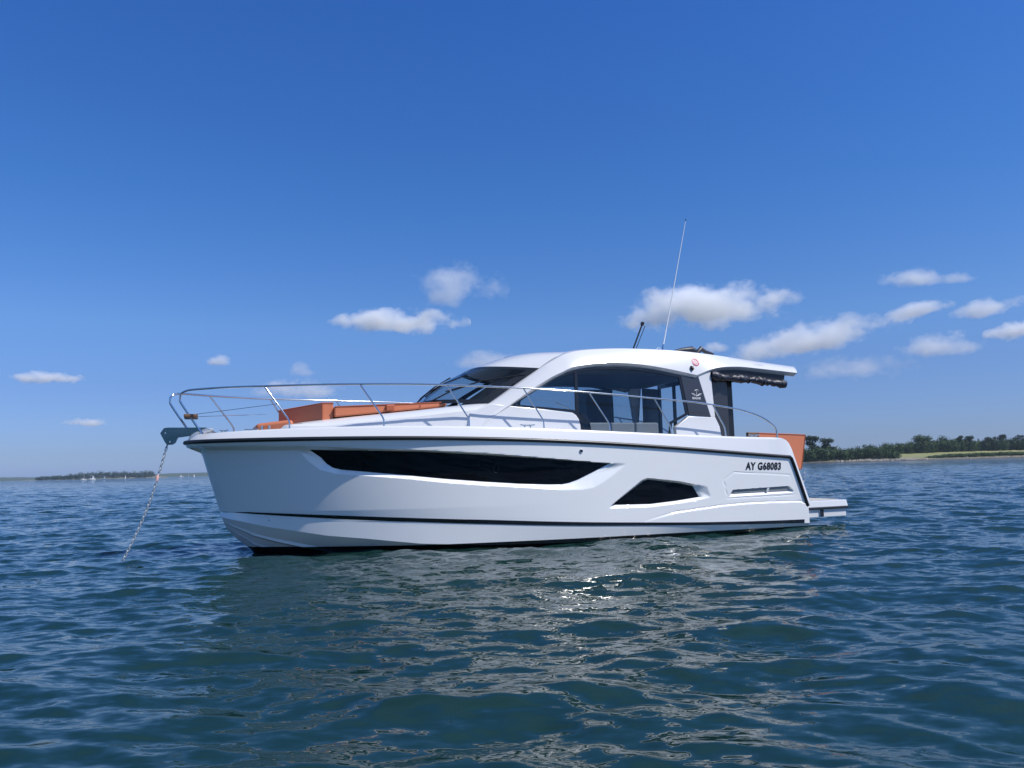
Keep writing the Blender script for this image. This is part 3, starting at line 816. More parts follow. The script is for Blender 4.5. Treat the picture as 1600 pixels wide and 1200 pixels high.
# ---- saloon interior seen through the glass
mb = MB(); mb.box((1.4, -1.30, 1.20), (6.9, 1.30, 1.26)); mb.build("saloon_floor", MT['wood'], yacht)
mb = MB(); mb.add([(6.95, -1.15, 2.36),(6.95, 1.15, 2.36),(5.9, 1.25, 2.33),(5.9, -1.25, 2.33),(6.95, -1.15, 2.30),(6.95, 1.15, 2.30),(5.8, 1.25, 1.3),(5.8, -1.25, 1.3)], [(0,1,2,3),(7,6,5,4),(0,3,7,4),(1,5,6,2),(2,6,7,3),(0,4,5,1)])
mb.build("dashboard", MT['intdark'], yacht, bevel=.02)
def cushion(mb, a, b): mb.box(a, b)
sofa = MB(); sofa.box((2.9, .55, 1.26), (4.45, 1.22, 1.68)); sf = sofa.build("saloon_sofa", MT['greycloth'], yacht, bevel=.04)
for k in range(3):
    mb = MB(); mb.box((2.92 + k*.52, 1.06, 1.69), (3.42 + k*.52, 1.22, 2.07)); mb.build("sofa_back", MT['greycloth'], sf, bevel=.03)
mb = MB(); mb.box((4.55, -.95, 1.26), (5.05, -.35, 1.85)); mb.box((4.50, -.95, 1.85), (4.62, -.35, 2.40)); mb.build("helm_seat", MT['intlight'], yacht, bevel=.04)
mb = MB(); mb.tube([(5.62 - .06*math.sin(a), -.62 + .19*math.cos(a), 2.30 + .19*math.sin(a)) for a in np.linspace(0, 2*math.pi, 25)[:-1]], .016, 8, closed=True)
mb.tube([(5.62, -.80, 2.30), (5.62, -.44, 2.30)], .014, 6); mb.tube([(5.62, -.62, 2.30), (5.80, -.62, 2.25)], .022, 6); mb.build("steering_wheel", MT['black'], yacht)
mb = MB(); mb.tube(smooth_path([(4.60, .9, 2.00), (4.58, .9, 2.25), (4.66, .9, 2.36), (4.9, .9, 2.45)], 6), .012, 6); mb.build("grab_rail", MT['steel'], yacht)
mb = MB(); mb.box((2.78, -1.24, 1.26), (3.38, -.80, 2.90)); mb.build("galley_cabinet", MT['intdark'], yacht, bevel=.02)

# ---- pushpit and pulpit rails
RAILP = [(10.93,.21,1.93),(10.965,.21,2.02),(11.235,.20,2.44),(11.262,.20,2.53),(11.245,.215,2.605),(11.18,.26,2.645),(11.06,.36,2.662),(10.592,.735,2.664),(10.006,1.047,2.662),(9.3,1.295,2.668),(8.576,1.475,2.672),(7.619,1.623,2.67),(6.548,1.712,2.643),(5.983,1.735,2.625),(5.093,1.749,2.588),(4.151,1.75,2.533),(3.336,1.75,2.475),(2.469,1.75,2.412),(1.944,1.75,2.35),(1.391,1.75,2.268),(.948,1.75,2.135),(.70,1.75,1.99),(.615,1.75,1.89),(.605,1.75,1.73)]
STAN = [((10.015,1.043,2.65),(9.656,1.186,2.11),(9.65,1.19,1.96)),((8.596,1.471,2.662),(8.238,1.537,2.117),(8.234,1.54,1.98)),((7.211,1.665,2.654),(6.855,1.693,2.098),(6.857,1.70,1.96)),((5.891,1.738,2.61),(5.543,1.745,2.073),(5.536,1.75,1.92)),((4.648,1.75,2.553),(4.277,1.75,2.017),(4.27,1.76,1.86)),((3.335,1.75,2.472),(3.023,1.75,1.98),(3.004,1.76,1.80)),((2.06,1.75,2.355),(1.825,1.75,1.953),(1.805,1.76,1.755))]
for s in (1, -1):
    fwd = (lambda x: x + (.16*float(sm((x - 9.6)/1.5)) if s < 0 else 0.0))
    mb = MB(); mb.tube([(fwd(x), s*y, z) for x, y, z in smooth_path(RAILP, 5)], .0165, 8)
    rl = mb.build("guard_rail", MT['steel'], yacht, smooth=60)
    mb = MB(); mb.tube([(fwd(10.93), s*.21, 1.925), (fwd(10.93), s*.21, 1.955)], .034, 10)
    mb.build("rail_base", MT['steel'], rl); mb = MB(); mb.tube([(.605, s*1.75, 1.725), (.605, s*1.75, 1.75)], .034, 10)
    mb.build("rail_base", MT['steel'], rl)
    ST = list(STAN)
    if s < 0: ST = [((10.80, .72, 2.655), (10.40, .95, 2.13), (10.39, .98, 1.95)), ((9.76, 1.19, 2.665), (9.40, 1.27, 2.11), (9.39, 1.28, 1.96)), ((8.50, 1.49, 2.665), (8.15, 1.55, 2.117), (8.145, 1.56, 1.98))] + ST[2:]
    for a, b, c in ST:
        mb = MB(); a = (a[0], a[1]*s, a[2]); b = (b[0], b[1]*s, b[2]); c = (c[0], c[1]*s, c[2])
        va, vb, vc = Vector(a), Vector(b), Vector(c)
        mb.tube([va, va.lerp(vb, .5), va.lerp(vb, .93), vb.lerp(vc, .12), vb.lerp(vc, .3), vc], .0135, 8)
        mb.tube([vc + Vector((0, 0, -.01)), vc + Vector((0, 0, .02))], .030, 10)
        mb.build("stanchion", MT['steel'], rl, smooth=60)
    mb = MB(); mb.tube([(11.12, s*.21, 2.262), (9.835, s*1.115, 2.375)], .0045, 5); mb.build("guard_wire", MT['steel'], rl)
mb = MB(); mb.box((10.99, -.30, 2.225), (11.20, .30, 2.275)); mb.build("pulpit_seat", MT['wood'], yacht, bevel=.012)

# ---- bow roller, windlass, cleats
bp = [(11.547,1.976),(11.493,2.058),(11.437,2.068),(10.862,2.067),(10.694,1.982),(10.75,1.94),(11.082,1.935),(11.139,1.932),(11.282,1.913),(11.318,1.83),(11.36,1.80),(11.44,1.795),(11.469,1.822)]
rb = empty("bow_roller"); rb.parent = yacht
for y in (.075, -.095):
    mb = MB(); n = len(bp); mb.add([(x, y + .010 + .16*(z - 1.93), z) for x, z in bp] + [(x, y - .010 + .16*(z - 1.93), z) for x, z in bp], [tuple(range(n)), tuple(range(n, 2*n))[::-1]] + [(i, (i+1) % n, n + (i+1) % n, n + i) for i in range(n)])
    mb.build("cheek_plate", MT['steel'], rb, smooth=None)
mb = MB(); mb.tube([(11.40, -.09, 1.865), (11.40, .07, 1.865)], [.05, .05], 14); mb.build("roller", MT['black'], rb)
for px_, pz_ in ((11.47, 1.98), (11.40, 1.835)):
    mb = MB(); mb.tube([(px_, -.12, pz_), (px_, .10, pz_)], .012, 8); mb.build("pin", MT['steel'], rb)
mb = MB(); mb.tube([(11.50, 0, 1.99), (11.2, 0, 2.02), (10.75, 0, 2.04)], [.03, .022, .022], 8); mb.build("anchor_shank", MT['chain'], rb)
wl_ = MB(); wl_.tube([(10.36, 0, 1.86), (10.36, 0, 1.975), (10.36, 0, 1.995), (10.36, 0, 2.01)], [.15, .15, .12, .05], 16); wd = wl_.build("windlass", MT['chain'], yacht)
def cleat(x, y, z, yaw=0.0, L=.11):
    mb = MB(); c, sn = math.cos(yaw), math.sin(yaw)
    def P(a, h): return (x + a*c, y + a*sn, z + h)
    mb.tube(smooth_path([P(-L, .062), P(-L*.7, .055), P(0, .052), P(L*.7, .055), P(L, .062)], 4), .012, 6)
    for a in (-L*.4, L*.4): mb.tube([P(a, 0), P(a, .052)], .014, 6)
    mb.build("cleat", MT['steel'], yacht)
for s in (1, -1):
    cleat(10.20, s*.88, 1.93, -.5*s); cleat(5.86, s*1.80, 1.935, 0.03, .13); cleat(1.2, s*1.80, 1.742, 0, .13)
    cleat(10.60, s*.52, 1.935, -.7*s, .08)

# ---- antenna, light mast, roof horns
mb = MB(); P0 = Vector((2.20, .3, 3.50)); P1 = Vector((2.13, .3, 3.74)); P2 = Vector((1.434, .3, 6.43))
mb.tube([P1, P1.lerp(P2, .5), P2], [.013, .010, .006], 8); an = mb.build("whip_antenna", MT['antwhite'], yacht)
mb = MB(); mb.tube([P0, P0.lerp(P1, .5), P1], [.028, .020, .016], 8); mb.build("antenna_foot", MT['steel'], an)
mb = MB(); mb.tube([P2, P2 + (P2 - P1).normalized()*.045], .010, 6); mb.build("antenna_tip", MT['black'], an)
mb = MB(); mb.tube([P0 + Vector((.06 + .07*math.cos(a), .02, .09 + .07*math.sin(a))) for a in np.linspace(0, 2*math.pi, 19)[:-1]], .005, 5, closed=True); mb.build("cable_loop", MT['antwhite'], an)
mb = MB(); mb.tube([(2.90, .3, 3.52), (2.62, .3, 4.13)], .017, 8); mb.tube([(2.86, .34, 3.52), (2.575, .34, 4.10)], .008, 6); lm = mb.build("light_mast", MT['black'], yacht)
mb = MB(); mb.tube([(2.625, .3, 4.12), (2.60, .3, 4.175)], [.035, .038], 10); mb.build("mast_light", MT['black'], lm)
mb = MB(); mb.tube([(2.05, .45, 3.56), (1.80, .45, 3.605), (1.55, .45, 3.625), (1.45, .45, 3.56), (1.44, .45, 3.50)], [.02, .05, .075, .07, .05], 10); mb.tube([(1.62, .70, 3.50), (1.50, .70, 3.61), (1.40, .70, 3.55), (1.2, .7, 3.51)], [.05, .055, .04, .02], 8)
mb.build("roof_bags", MT['canvas'], yacht, smooth=60)

# ---- cushions (loose: things of their own)
def loose(name, label, cat, base, parts, group=None):
    """one cushion set: parts = list of (name, builder(mb), material, bevel), coordinates in yacht space"""
    o = empty(name, yw(*base), YR); tag(o, label, cat, group)
    for pn, fn, mt, bv in parts:
        mb = MB(); fn(mb); mb.v = [(x - base[0], y - base[1], z - base[2]) for x, y, z in mb.v]
        mb.build(pn, mt, o, bevel=bv)
    return o
def wedge(mb, x0, x1, hw0, hw1, zb0, zb1, zt0, zt1):
    mb.add([(x0, -hw0, zb0),(x1, -hw1, zb1),(x1, hw1, zb1),(x0, hw0, zb0),(x0, -hw0, zt0),(x1, -hw1, zt1),(x1, hw1, zt1),(x0, hw0, zt0)],
           [(0,3,2,1),(4,5,6,7),(0,1,5,4),(1,2,6,5),(2,3,7,6),(3,0,4,7)])
def prow(m):
    P = [(8.90,.72,2.445),(9.08,.72,2.445),(9.72,.0,2.365),(9.08,-.72,2.445),(8.90,-.72,2.445)]; n = len(P)
    m.add([(x, y, 2.06) for x, y, z in P] + P, [tuple(range(n)), tuple(range(n, 2*n))] + [(i, (i+1) % n, n + (i+1) % n, n + i) for i in range(n)])
def cab(x): return np.interp(x, [6.2,6.56,7.65,8.52,9.4,9.7,9.95], [2.43,2.405,2.285,2.205,2.12,2.07,1.90])
loose("sunpad", "long flat orange sunbathing pad on the white foredeck ahead of the windscreen", "cushion", (7.9, 0, 2.3), [
    ("pad", lambda m: wedge(m, 6.98, 8.90, .86, .80, 2.375, 2.19, 2.462, 2.372), MT['orange'], .03),
    ("headrest", lambda m: wedge(m, 7.9, 8.05, .88, .88, 2.30, 2.29, 2.405, 2.395), MT['orange_dark'], .02),
    ("piping", lambda m: (m.tube([(6.99, .858, 2.452), (7.5, .846, 2.428), (8.0, .832, 2.405), (8.5, .818, 2.382), (8.89, .80, 2.364)], .009, 6)), MT['orange_dark'], 0),
    ("seam", lambda m: (m.tube([(7.45, .86, 2.34), (7.45, .852, 2.40), (7.45, .80, 2.445), (7.45, -.8, 2.445)], .006, 5)), MT['orange_dark'], 0)])
loose("backrest_cushion", "upright box-shaped orange backrest on the foredeck between the low front seat and the sunpad", "cushion", (9.2, 0, 2.14), [
    ("back", prow, MT['orange'], .022),
    ("piping", lambda m: m.tube([(8.90,.722,2.43),(9.08,.722,2.43),(9.722,.0,2.35),(9.08,-.722,2.43)], .009, 6), MT['orange_dark'], 0),
    ("seam", lambda m: m.tube([(9.085,.722,2.06),(9.085,.722,2.43)], .008, 6), MT['orange_dark'], 0),
    ("bolster", lambda m: m.tube([(8.84, -.74, 2.28), (8.84, .74, 2.28)], .055, 12), MT['orange_dark'], 0)])
fs = loose("bow_seat_cushion", "low rounded dark orange seat cushion at the front of the foredeck with two cup holders", "cushion", (9.9, 0, 2.0), [
    ("seat", lambda m: wedge(m, 9.55, 10.12, .82, .58, 1.93, 1.90, 2.155, 2.10), MT['orange'], .06)])
for x, y in ((10.02, .66), (9.92, .72)):
    mb = MB(); b_ = (9.9, 0, 2.0); mb.tube([(x - 9.9, y, -.07), (x - 9.9, y, .06)], .022, 10); mb.build("cup_holder", MT['steel'], fs)
loose("cockpit_backrest", "large orange wraparound backrest cushion standing at the stern of the yacht above the swim platform", "cushion", (-.2, 0, 1.2), [
    ("side_panel", lambda m: m.add([(x, y, z) for x, z in ((.42,1.15),(-.63,1.10),(-.80,1.835),(.42,1.88)) for y in (1.0, .88)], [(0,2,4,6),(7,5,3,1),(0,1,3,2),(2,3,5,4),(4,5,7,6),(6,7,1,0)]), MT['orange'], .025),
    ("back_panel", lambda m: m.add([(x, y, z) for x, z in ((-.50,1.10),(-.63,1.10),(-.80,1.83),(-.67,1.83)) for y in (.875, -1.0)], [(0,2,4,6),(7,5,3,1),(0,1,3,2),(2,3,5,4),(4,5,7,6),(6,7,1,0)]), MT['orange'], .02),
    ("piping", lambda m: m.tube([(.42, 1.002, 1.865), (-.785, 1.002, 1.822), (-.625, 1.002, 1.12)], .009, 6), MT['orange_dark'], 0),
    ("bracket", lambda m: (m.box((.43, .90, 1.80), (.66, .98, 1.885))), MT['wood'], .01)])

# ---- anchor chain down into the water
ch = empty("anchor_chain", yw(11.44, 0, 1.80), YR)
tag(ch, "galvanised anchor chain running from the bow roller down into the sea", "anchor chain")
A = Vector((0, 0, 0)); Bq = Vector((12.13 - 11.44, 0, -.20 - 1.80))
nl = 44
path = []
for k in range(nl + 1):
    f = k/nl; p = A.lerp(Bq, f); p.z -= .10*math.sin(math.pi*f)*.5; p.x -= .06*math.sin(math.pi*f); path.append(p)
def link_mesh():
    mb = MB(); L, W = .034, .0155; pts = []
    for a in np.linspace(0, 2*math.pi, 17)[:-1]: pts.append((W*math.cos(a), 0, (L - W)*(1 if math.sin(a) > 0 else -1)*(1 if abs(math.sin(a)) > .2 else abs(math.sin(a))/.2) + W*math.sin(a)))
    mb.tube(pts, .0068, 6, closed=True); return mb
l0 = link_mesh().build("link", MT['chain'], ch, smooth=60)
for k in range(nl):
    d = (path[k+1] - path[k]); o = l0 if k == 0 else l0.copy()
    if k: link(o); o.parent = ch
    o.location = (path[k] + path[k+1])/2; o.rotation_mode = 'QUATERNION'
    q = d.to_track_quat('Z', 'Y'); 
    from mathutils import Quaternion
    o.rotation_quaternion = q @ Quaternion((0, 0, 1), R(90 if k % 2 else 0) + R(20))
mk = path[int(nl*.27)]
mb = MB(); mb.tube([mk + Vector((0, 0, .05)), mk + Vector((.005, 0, .02)), mk + Vector((.01, 0, -.045))], [.018, .026, .020], 8); mb.build("chain_marker", simple("chain_marker_pink", (.75, .42, .38), .6), ch)
# ------------------------------------------------------------------ far things
def px_dir(u, v):
    return (_r*((u - 800)/1202.0) - _u*((v - 600)/1202.0) + _fw)
def shore_x(u, D): return (u - 800)/1202.0*D
SEA_Z = 0.0

# ---- clouds : soft bodies of vapour, each its own volume
def cloud_material():
    m, n, l, p = mat_new("cloud_vapour"); n.remove(p)
    out = n["Material Output"]; vol = n.new("ShaderNodeVolumePrincipled"); l.new(vol.outputs[0], out.inputs["Volume"])
    vol.inputs["Color"].default_value = (1, 1, 1, 1); vol.inputs["Anisotropy"].default_value = 0.0
    tc = n.new("ShaderNodeTexCoord"); oi = n.new("ShaderNodeObjectInfo")
    ln = n.new("ShaderNodeVectorMath"); ln.operation = 'LENGTH'
    # flatter base : stretch the lower half
    sx = n.new("ShaderNodeSeparateXYZ"); l.new(tc.outputs["Object"], sx.inputs[0])
    mn = n.new("ShaderNodeMath"); mn.operation = 'MINIMUM'; l.new(sx.outputs[2], mn.inputs[0]); mn.inputs[1].default_value = 0.0
    zz = n.new("ShaderNodeMath"); zz.operation = 'MULTIPLY_ADD'; l.new(mn.outputs[0], zz.inputs[0]); zz.inputs[1].default_value = 0.7; l.new(sx.outputs[2], zz.inputs[2])
    cb = n.new("ShaderNodeCombineXYZ"); l.new(sx.outputs[0], cb.inputs[0]); l.new(sx.outputs[1], cb.inputs[1]); l.new(zz.outputs[0], cb.inputs[2])
    l.new(cb.outputs[0], ln.inputs[0])
    geo = n.new("ShaderNodeNewGeometry"); wp = n.new("ShaderNodeMapping"); wp.inputs["Scale"].default_value = (1/260., 1/260., 1/200.)
    l.new(geo.outputs["Position"], wp.inputs[0])
    off = n.new("ShaderNodeVectorMath"); off.operation = 'ADD'; l.new(wp.outputs[0], off.inputs[0])
    rs = n.new("ShaderNodeMath"); rs.operation = 'MULTIPLY'; l.new(oi.outputs["Random"], rs.inputs[0]); rs.inputs[1].default_value = 40.0; l.new(rs.outputs[0], off.inputs[1])
    nz = n.new("ShaderNodeTexNoise"); nz.inputs["Scale"].default_value = 1.0; nz.inputs["Detail"].default_value = 6.0; nz.inputs["Roughness"].default_value = 0.62
    l.new(off.outputs[0], nz.inputs["Vector"])
    a = n.new("ShaderNodeMath"); a.operation = 'MULTIPLY_ADD'; l.new(ln.outputs["Value"], a.inputs[0]); a.inputs[1].default_value = -1.0; a.inputs[2].default_value = 0.80
    b = n.new("ShaderNodeMath"); b.operation = 'MULTIPLY_ADD'; l.new(nz.outputs[0], b.inputs[0]); b.inputs[1].default_value = 3.0; b.inputs[2].default_value = -1.56
    c = n.new("ShaderNodeMath"); c.operation = 'ADD'; l.new(a.outputs[0], c.inputs[0]); l.new(b.outputs[0], c.inputs[1])
    d = n.new("ShaderNodeMath"); d.operation = 'MULTIPLY'; d.use_clamp = True; l.new(c.outputs[0], d.inputs[0]); d.inputs[1].default_value = 2.0
    sep = n.new("ShaderNodeSeparateColor"); l.new(oi.outputs["Color"], sep.inputs[0])
    e = n.new("ShaderNodeMath"); e.operation = 'MULTIPLY'; l.new(d.outputs[0], e.inputs[0]); l.new(sep.outputs[0], e.inputs[1])
    f = n.new("ShaderNodeMath"); f.operation = 'MULTIPLY'; l.new(e.outputs[0], f.inputs[0]); f.inputs[1].default_value = 0.016
    l.new(f.outputs[0], vol.inputs["Density"])
    return m
CLOUDM = cloud_material()
def cloud_mesh(seed):
    bm = bmesh.new(); bmesh.ops.create_icosphere(bm, subdivisions=4, radius=1.0)
    g = np.random.default_rng(seed); cs = g.normal(size=(14, 3)); cs /= np.linalg.norm(cs, axis=1)[:, None]
    for v in bm.verts:
        d = np.array(v.co); r = .93 + .09*max(float(np.max(np.exp(-6*(1 - cs@d)))), 0) 
        v.co = Vector(d*r)
        if v.co.z < -.62: v.co.z = -.62
    me = bpy.data.meshes.new("cloud"); bm.to_mesh(me); bm.free(); me.materials.append(CLOUDM); return me
CM = [cloud_mesh(k) for k in range(3)]
CLOUDS = [   # u0, v0, u1, v1 (picture position), distance, density, tilt, label
    (632, 406, 800, 498, 5200, .30, 0, "small two-lobed thin white cloud high above the yacht's foredeck"),
    (512, 480, 738, 528, 5600, .75, 0, "long flat-bottomed white cloud below the two-lobed one, left of the cabin roof"),
    (940, 440, 1262, 528, 5200, .70, 0, "largest white cloud with a domed top behind the tall whip antenna"),
    (1372, 408, 1470, 460, 5200, .60, 0, "small bright puffy cloud, highest of those at upper right"),
    (1464, 421, 1527, 450, 5200, .5, 0, "tiny white puff just right of the highest small cloud"),
    (1120, 498, 1420, 566, 6600, .42, -9, "long grey-white cloud slanting upward right of the cabin roof"),
    (1380, 470, 1490, 506, 6600, .60, -5, "small white cloud at the upper end of the long slanting cloud"),
    (1488, 462, 1606, 502, 6600, .45, -4, "ragged white cloud near the right edge above the shore"),
    (1540, 496, 1660, 540, 6600, .60, 0, "white cloud cut off by the right edge of the photo"),
    (1390, 516, 1545, 572, 7600, .22, 0, "wide faint cloud low between the slanting cloud and the right-hand shore"),
    (1220, 552, 1440, 604, 8200, .10, 0, "very faint flat cloud just right of the cabin's roof overhang"),
    (672, 546, 862, 584, 8200, .15, 0, "faint low cloud peeping over the front of the cabin roof"),
    (308, 550, 372, 582, 7600, .55, 0, "small round cloud above the bow rail"),
    (22, 576, 132, 606, 8600, .60, 0, "flat white cloud near the left edge of the photo"),
    (90, 650, 172, 671, 12000, .45, 0, "tiny flat cloud lowest of all at left above the far wood"),
    (392, 590, 545, 634, 9500, .22, 0, "faint broken cloud seen through the bow rail"),
    (438, 562, 502, 596, 9000, .16, 0, "faintest small cloud just above the bow rail"),
    (1080, 528, 1146, 562, 7600, .50, 0, "small cloud poking up behind the bags on the cabin roof"),
]
for i, (u0, v0, u1, v1, D, dens, tilt, lab) in enumerate(CLOUDS):
    c = px_dir((u0+u1)/2, (v0+v1)/2)*D
    o = bpy.data.objects.new("cloud", CM[i % 3]); link(o)
    w = (u1-u0)/1202*D/2; h = (v1-v0)/1202*D/2
    o.location = c; o.scale = (w, w*.7, h); o.rotation_euler = (0, R(tilt), math.atan2(-c.x, c.y))
    o.color = (dens*min(1.0, 900/ (w + 300)), 0, 0, 1)
    tag(o, lab, "cloud", "fair-weather clouds over the bay")

# ---- vegetation
def leaf_material(name, c0, c1):
    m, n, l, p = mat_new(name)
    geo = n.new("ShaderNodeNewGeometry"); nz = n.new("ShaderNodeTexNoise"); nz.inputs["Scale"].default_value = 0.35; nz.inputs["Detail"].default_value = 3
    l.new(geo.outputs["Position"], nz.inputs["Vector"])
    ad = n.new("ShaderNodeMath"); ad.operation = 'MULTIPLY_ADD'; l.new(geo.outputs["Random Per Island"], ad.inputs[0]); ad.inputs[1].default_value = 0.45; 
    sb = n.new("ShaderNodeMath"); sb.operation = 'MULTIPLY_ADD'; l.new(nz.outputs[0], sb.inputs[0]); sb.inputs[1].default_value = 1.6; sb.inputs[2].default_value = -.55
    l.new(sb.outputs[0], ad.inputs[2])
    mx = n.new("ShaderNodeMix"); mx.data_type = 'RGBA'; mx.inputs[6].default_value = (*c0, 1); mx.inputs[7].default_value = (*c1, 1); mx.clamp_factor = True
    l.new(ad.outputs[0], mx.inputs[0]); l.new(mx.outputs[2], p.inputs["Base Color"]); p.inputs["Roughness"].default_value = .7; p.inputs["Specular IOR Level"].default_value = .2
    return m
LEAF = leaf_material("leaf_green", (.030, .058, .018), (.078, .120, .034))
PINE = leaf_material("pine_green", (.020, .036, .018), (.045, .068, .030))
BARK = simple("bark", (.09, .07, .05), .9, var=.3, vscale=2)
def leaves(mb, c, rad, n, size, g, fill=.55):
    c = np.array(c); rad = np.array(rad)
    for _ in range(n):
        d = g.normal(size=3); d /= np.linalg.norm(d); r = g.uniform(fill, 1.0)
        p = c + d*rad*r
        a = g.normal(size=3); a /= np.linalg.norm(a); b = np.cross(a, d + .3*g.normal(size=3)); nb = np.linalg.norm(b)
        if nb < 1e-3: continue
        b /= nb; s = size*g.uniform(.6, 1.3)
        mb.add([p - a*s, p + b*s*.7, p + a*s, p - b*s*.7], [(0, 1, 2, 3)])
def tree(name, x, y, z, h, w, kind, label, seed, group=None, cat="tree"):
    g = np.random.default_rng(seed); o = empty(name, (x, y, z)); tag(o, label, cat, group)
    tb = MB(); lean = g.uniform(-.05, .05)*h
    tb.tube([(0, 0, -.5), (lean*.4, 0, h*.3), (lean, 0, h*.62)], [h*.035, h*.025, h*.012], 7)
    cb = MB(); mat = PINE if kind == 'pine' else LEAF
    if kind == 'pine':
        lob = [(g.uniform(-.42, .42)*w, g.uniform(-.3, .3)*w, h*g.uniform(.45, .95), w*g.uniform(.24, .36), h*g.uniform(.09, .15)) for _ in range(11)]
    else:
        lob = [(g.uniform(-.30, .30)*w, g.uniform(-.25, .25)*w, h*g.uniform(.30, .78), w*g.uniform(.24, .34), h*g.uniform(.17, .25)) for _ in range(13)]
    for lx, ly, lz, lr, lh in lob:
        tb.tube([(lean*.6, 0, h*.40), (lx*.6, ly*.6, (h*.4 + lz)/2), (lx, ly, lz)], [h*.012, h*.008, h*.004], 5)
        leaves(cb, (lx, ly, lz), (lr, lr, lh), 150, h*.033, g, .3)
    tb.build("trunk", BARK, o); cb.build("crown", mat, o, smooth=None, fix=False)
    return o

# right-hand shore about 480 m off
DS = 480.0
def land_z(x, y):
    u = 800 + x/y*1202
    t = (y - DS)
    h = np.interp(t, [-30, -2, 0, 6, 14, 60, 140, 300], [-2.0, -.5, .05, .8, 1.6, 3.3, 6.5, 7.5])
    return h
def build_land():
    xs = np.linspace(120, 520, 260); rows = []
    ysl = np.r_[np.linspace(DS - 26, DS + 30, 50), np.linspace(DS + 33, DS + 300, 60)]
    g = np.random.default_rng(5)
    wob = np.interp(xs, np.linspace(120, 520, 60), np.cumsum(g.normal(0, 2.2, 60))*.6)
    wob += np.interp(xs, [120, 150, 175, 195, 245, 270, 330, 520], [60, 40, 12, 4, -4, 6, -2, 0])
    for y in ysl:
        z = np.array([land_z(x, y - w) for x, w in zip(xs, wob)]) + g.normal(0, .10, len(xs))
        rows.append([(x, y, zz) for x, zz in zip(xs, z)])
    m, n, l, p = mat_new("coast_ground")
    geo = n.new("ShaderNodeNewGeometry"); sx = n.new("ShaderNodeSeparateXYZ"); l.new(geo.outputs["Position"], sx.inputs[0])
    nz = n.new("ShaderNodeTexNoise"); nz.inputs["Scale"].default_value = .35; nz.inputs["Detail"].default_value = 6; l.new(geo.outputs["Position"], nz.inputs["Vector"])
    ad = n.new("ShaderNodeMath"); ad.operation = 'MULTIPLY_ADD'; l.new(nz.outputs[0], ad.inputs[0]); ad.inputs[1].default_value = 1.6; l.new(sx.outputs[2], ad.inputs[2])
    rp = n.new("ShaderNodeValToRGB"); mr = n.new("ShaderNodeMapRange"); mr.inputs[1].default_value = 0; mr.inputs[2].default_value = 6; l.new(ad.outputs[0], mr.inputs[0]); l.new(mr.outputs[0], rp.inputs[0])
    st = [(0.0, (.035, .034, .028)), (.17, (.075, .068, .050)), (.26, (.17, .145, .10)), (.38, (.16, .15, .075)), (.46, (.18, .19, .065)), (1, (.23, .22, .075))]
    while len(rp.color_ramp.elements) < len(st): rp.color_ramp.elements.new(.5)
    for e, (q, c) in zip(rp.color_ramp.elements, st): e.position = q; e.color = (*c, 1)
    l.new(rp.outputs[0], p.inputs["Base Color"]); p.inputs["Roughness"].default_value = .9
    mb = MB(); mb.grid(rows); o = mb.build("coast", m, smooth=180, fix=False); o["kind"] = "structure"
    return xs, wob
LX, LW = build_land()
def gz(x, y): return float(land_z(x, y - np.interp(x, LX, LW)))
def hedge(name, u0, u1, dy, hts, n, size, seed, mat, depth=10):
    """a bushy belt of wood: hts = (u, height) pairs"""
    g = np.random.default_rng(seed); mb = MB(); U = [a for a, _ in hts]; Hh = [b for _, b in hts]
    k = 0; cl = []
    nb = int((u1 - u0)/1.6)
    for i in range(nb):
        u = u0 + (u1-u0)*(i + g.uniform())/nb; y = DS + dy + np.interp(shore_x(u, DS), LX, LW)*.6 + g.uniform(0, depth); x = shore_x(u, y)
        h = np.interp(u, U, Hh)*g.uniform(.80, 1.04); r = g.uniform(2.0, 3.6)
        leaves(mb, (x, y, gz(x, y) + h*.42), (r, r, h*.60), n, size, g, .45)
    o = mb.build(name, mat, smooth=None, fix=False); o["kind"] = "stuff"
    return o
hedge("shore_wood", 1150, 1397, 6, [(1150, 8), (1260, 9.4), (1300, 8.8), (1340, 8.2), (1375, 8.4), (1397, 4.0)], 190, .42, 1, LEAF, 14)
hedge("far_wood", 1375, 1700, 95, [(1375, 8.5), (1420, 9.5), (1440, 10.5), (1490, 9.6), (1560, 8.6), (1700, 8.6)], 190, .5, 2, LEAF, 16)
hedge("shore_scrub", 1445, 1700, 8, [(1445, 1.2), (1480, 2.6), (1600, 2.4), (1700, 2.5)], 70, .35, 3, LEAF, 6)
def T(u, dy, h, w, kind, label, seed, grp=None):
    y = DS + dy; x = shore_x(u, y)
    tree("pine_tree" if kind == 'pine' else "broadleaf_tree", x, y, gz(x, y), h, w, kind, label, seed, grp)
T(1266, 22, 15.5, 9.5, 'pine', "tall dark pine with a flat ragged crown close behind the orange stern cushion", 11)
T(1286, 24, 13.6, 10.5, 'pine', "dark spreading pine just right of the tall pine behind the yacht's stern", 12)
T(1353, 24, 9.8, 9.0, 'leaf', "rounded dark green tree rising alone from the left part of the shore wood", 13)
T(1436, 102, 14.5, 15, 'leaf', "broad dome-shaped tree, highest on the right-hand shore behind the yellow field", 14)
T(1462, 104, 12.8, 15, 'leaf', "lower wide tree leaning on the right side of the dome-shaped tree", 15)
T(1482, 104, 10.6, 11, 'leaf', "small tree at the right foot of the dome-shaped group", 16)
T(1494, 100, 11.6, 6.5, 'pine', "slender open pine, first right of the dome-shaped trees", 17)
T(1507, 100, 11.8, 8.0, 'pine', "umbrella-topped pine, second right of the dome-shaped trees", 18)
T(1542, 100, 10.6, 8.5, 'pine', "short flat-topped pine midway between the umbrella pine and the right edge", 19)
T(1558, 100, 11.6, 8.0, 'pine', "taller flat-topped pine standing beside the short one near the right edge", 20)
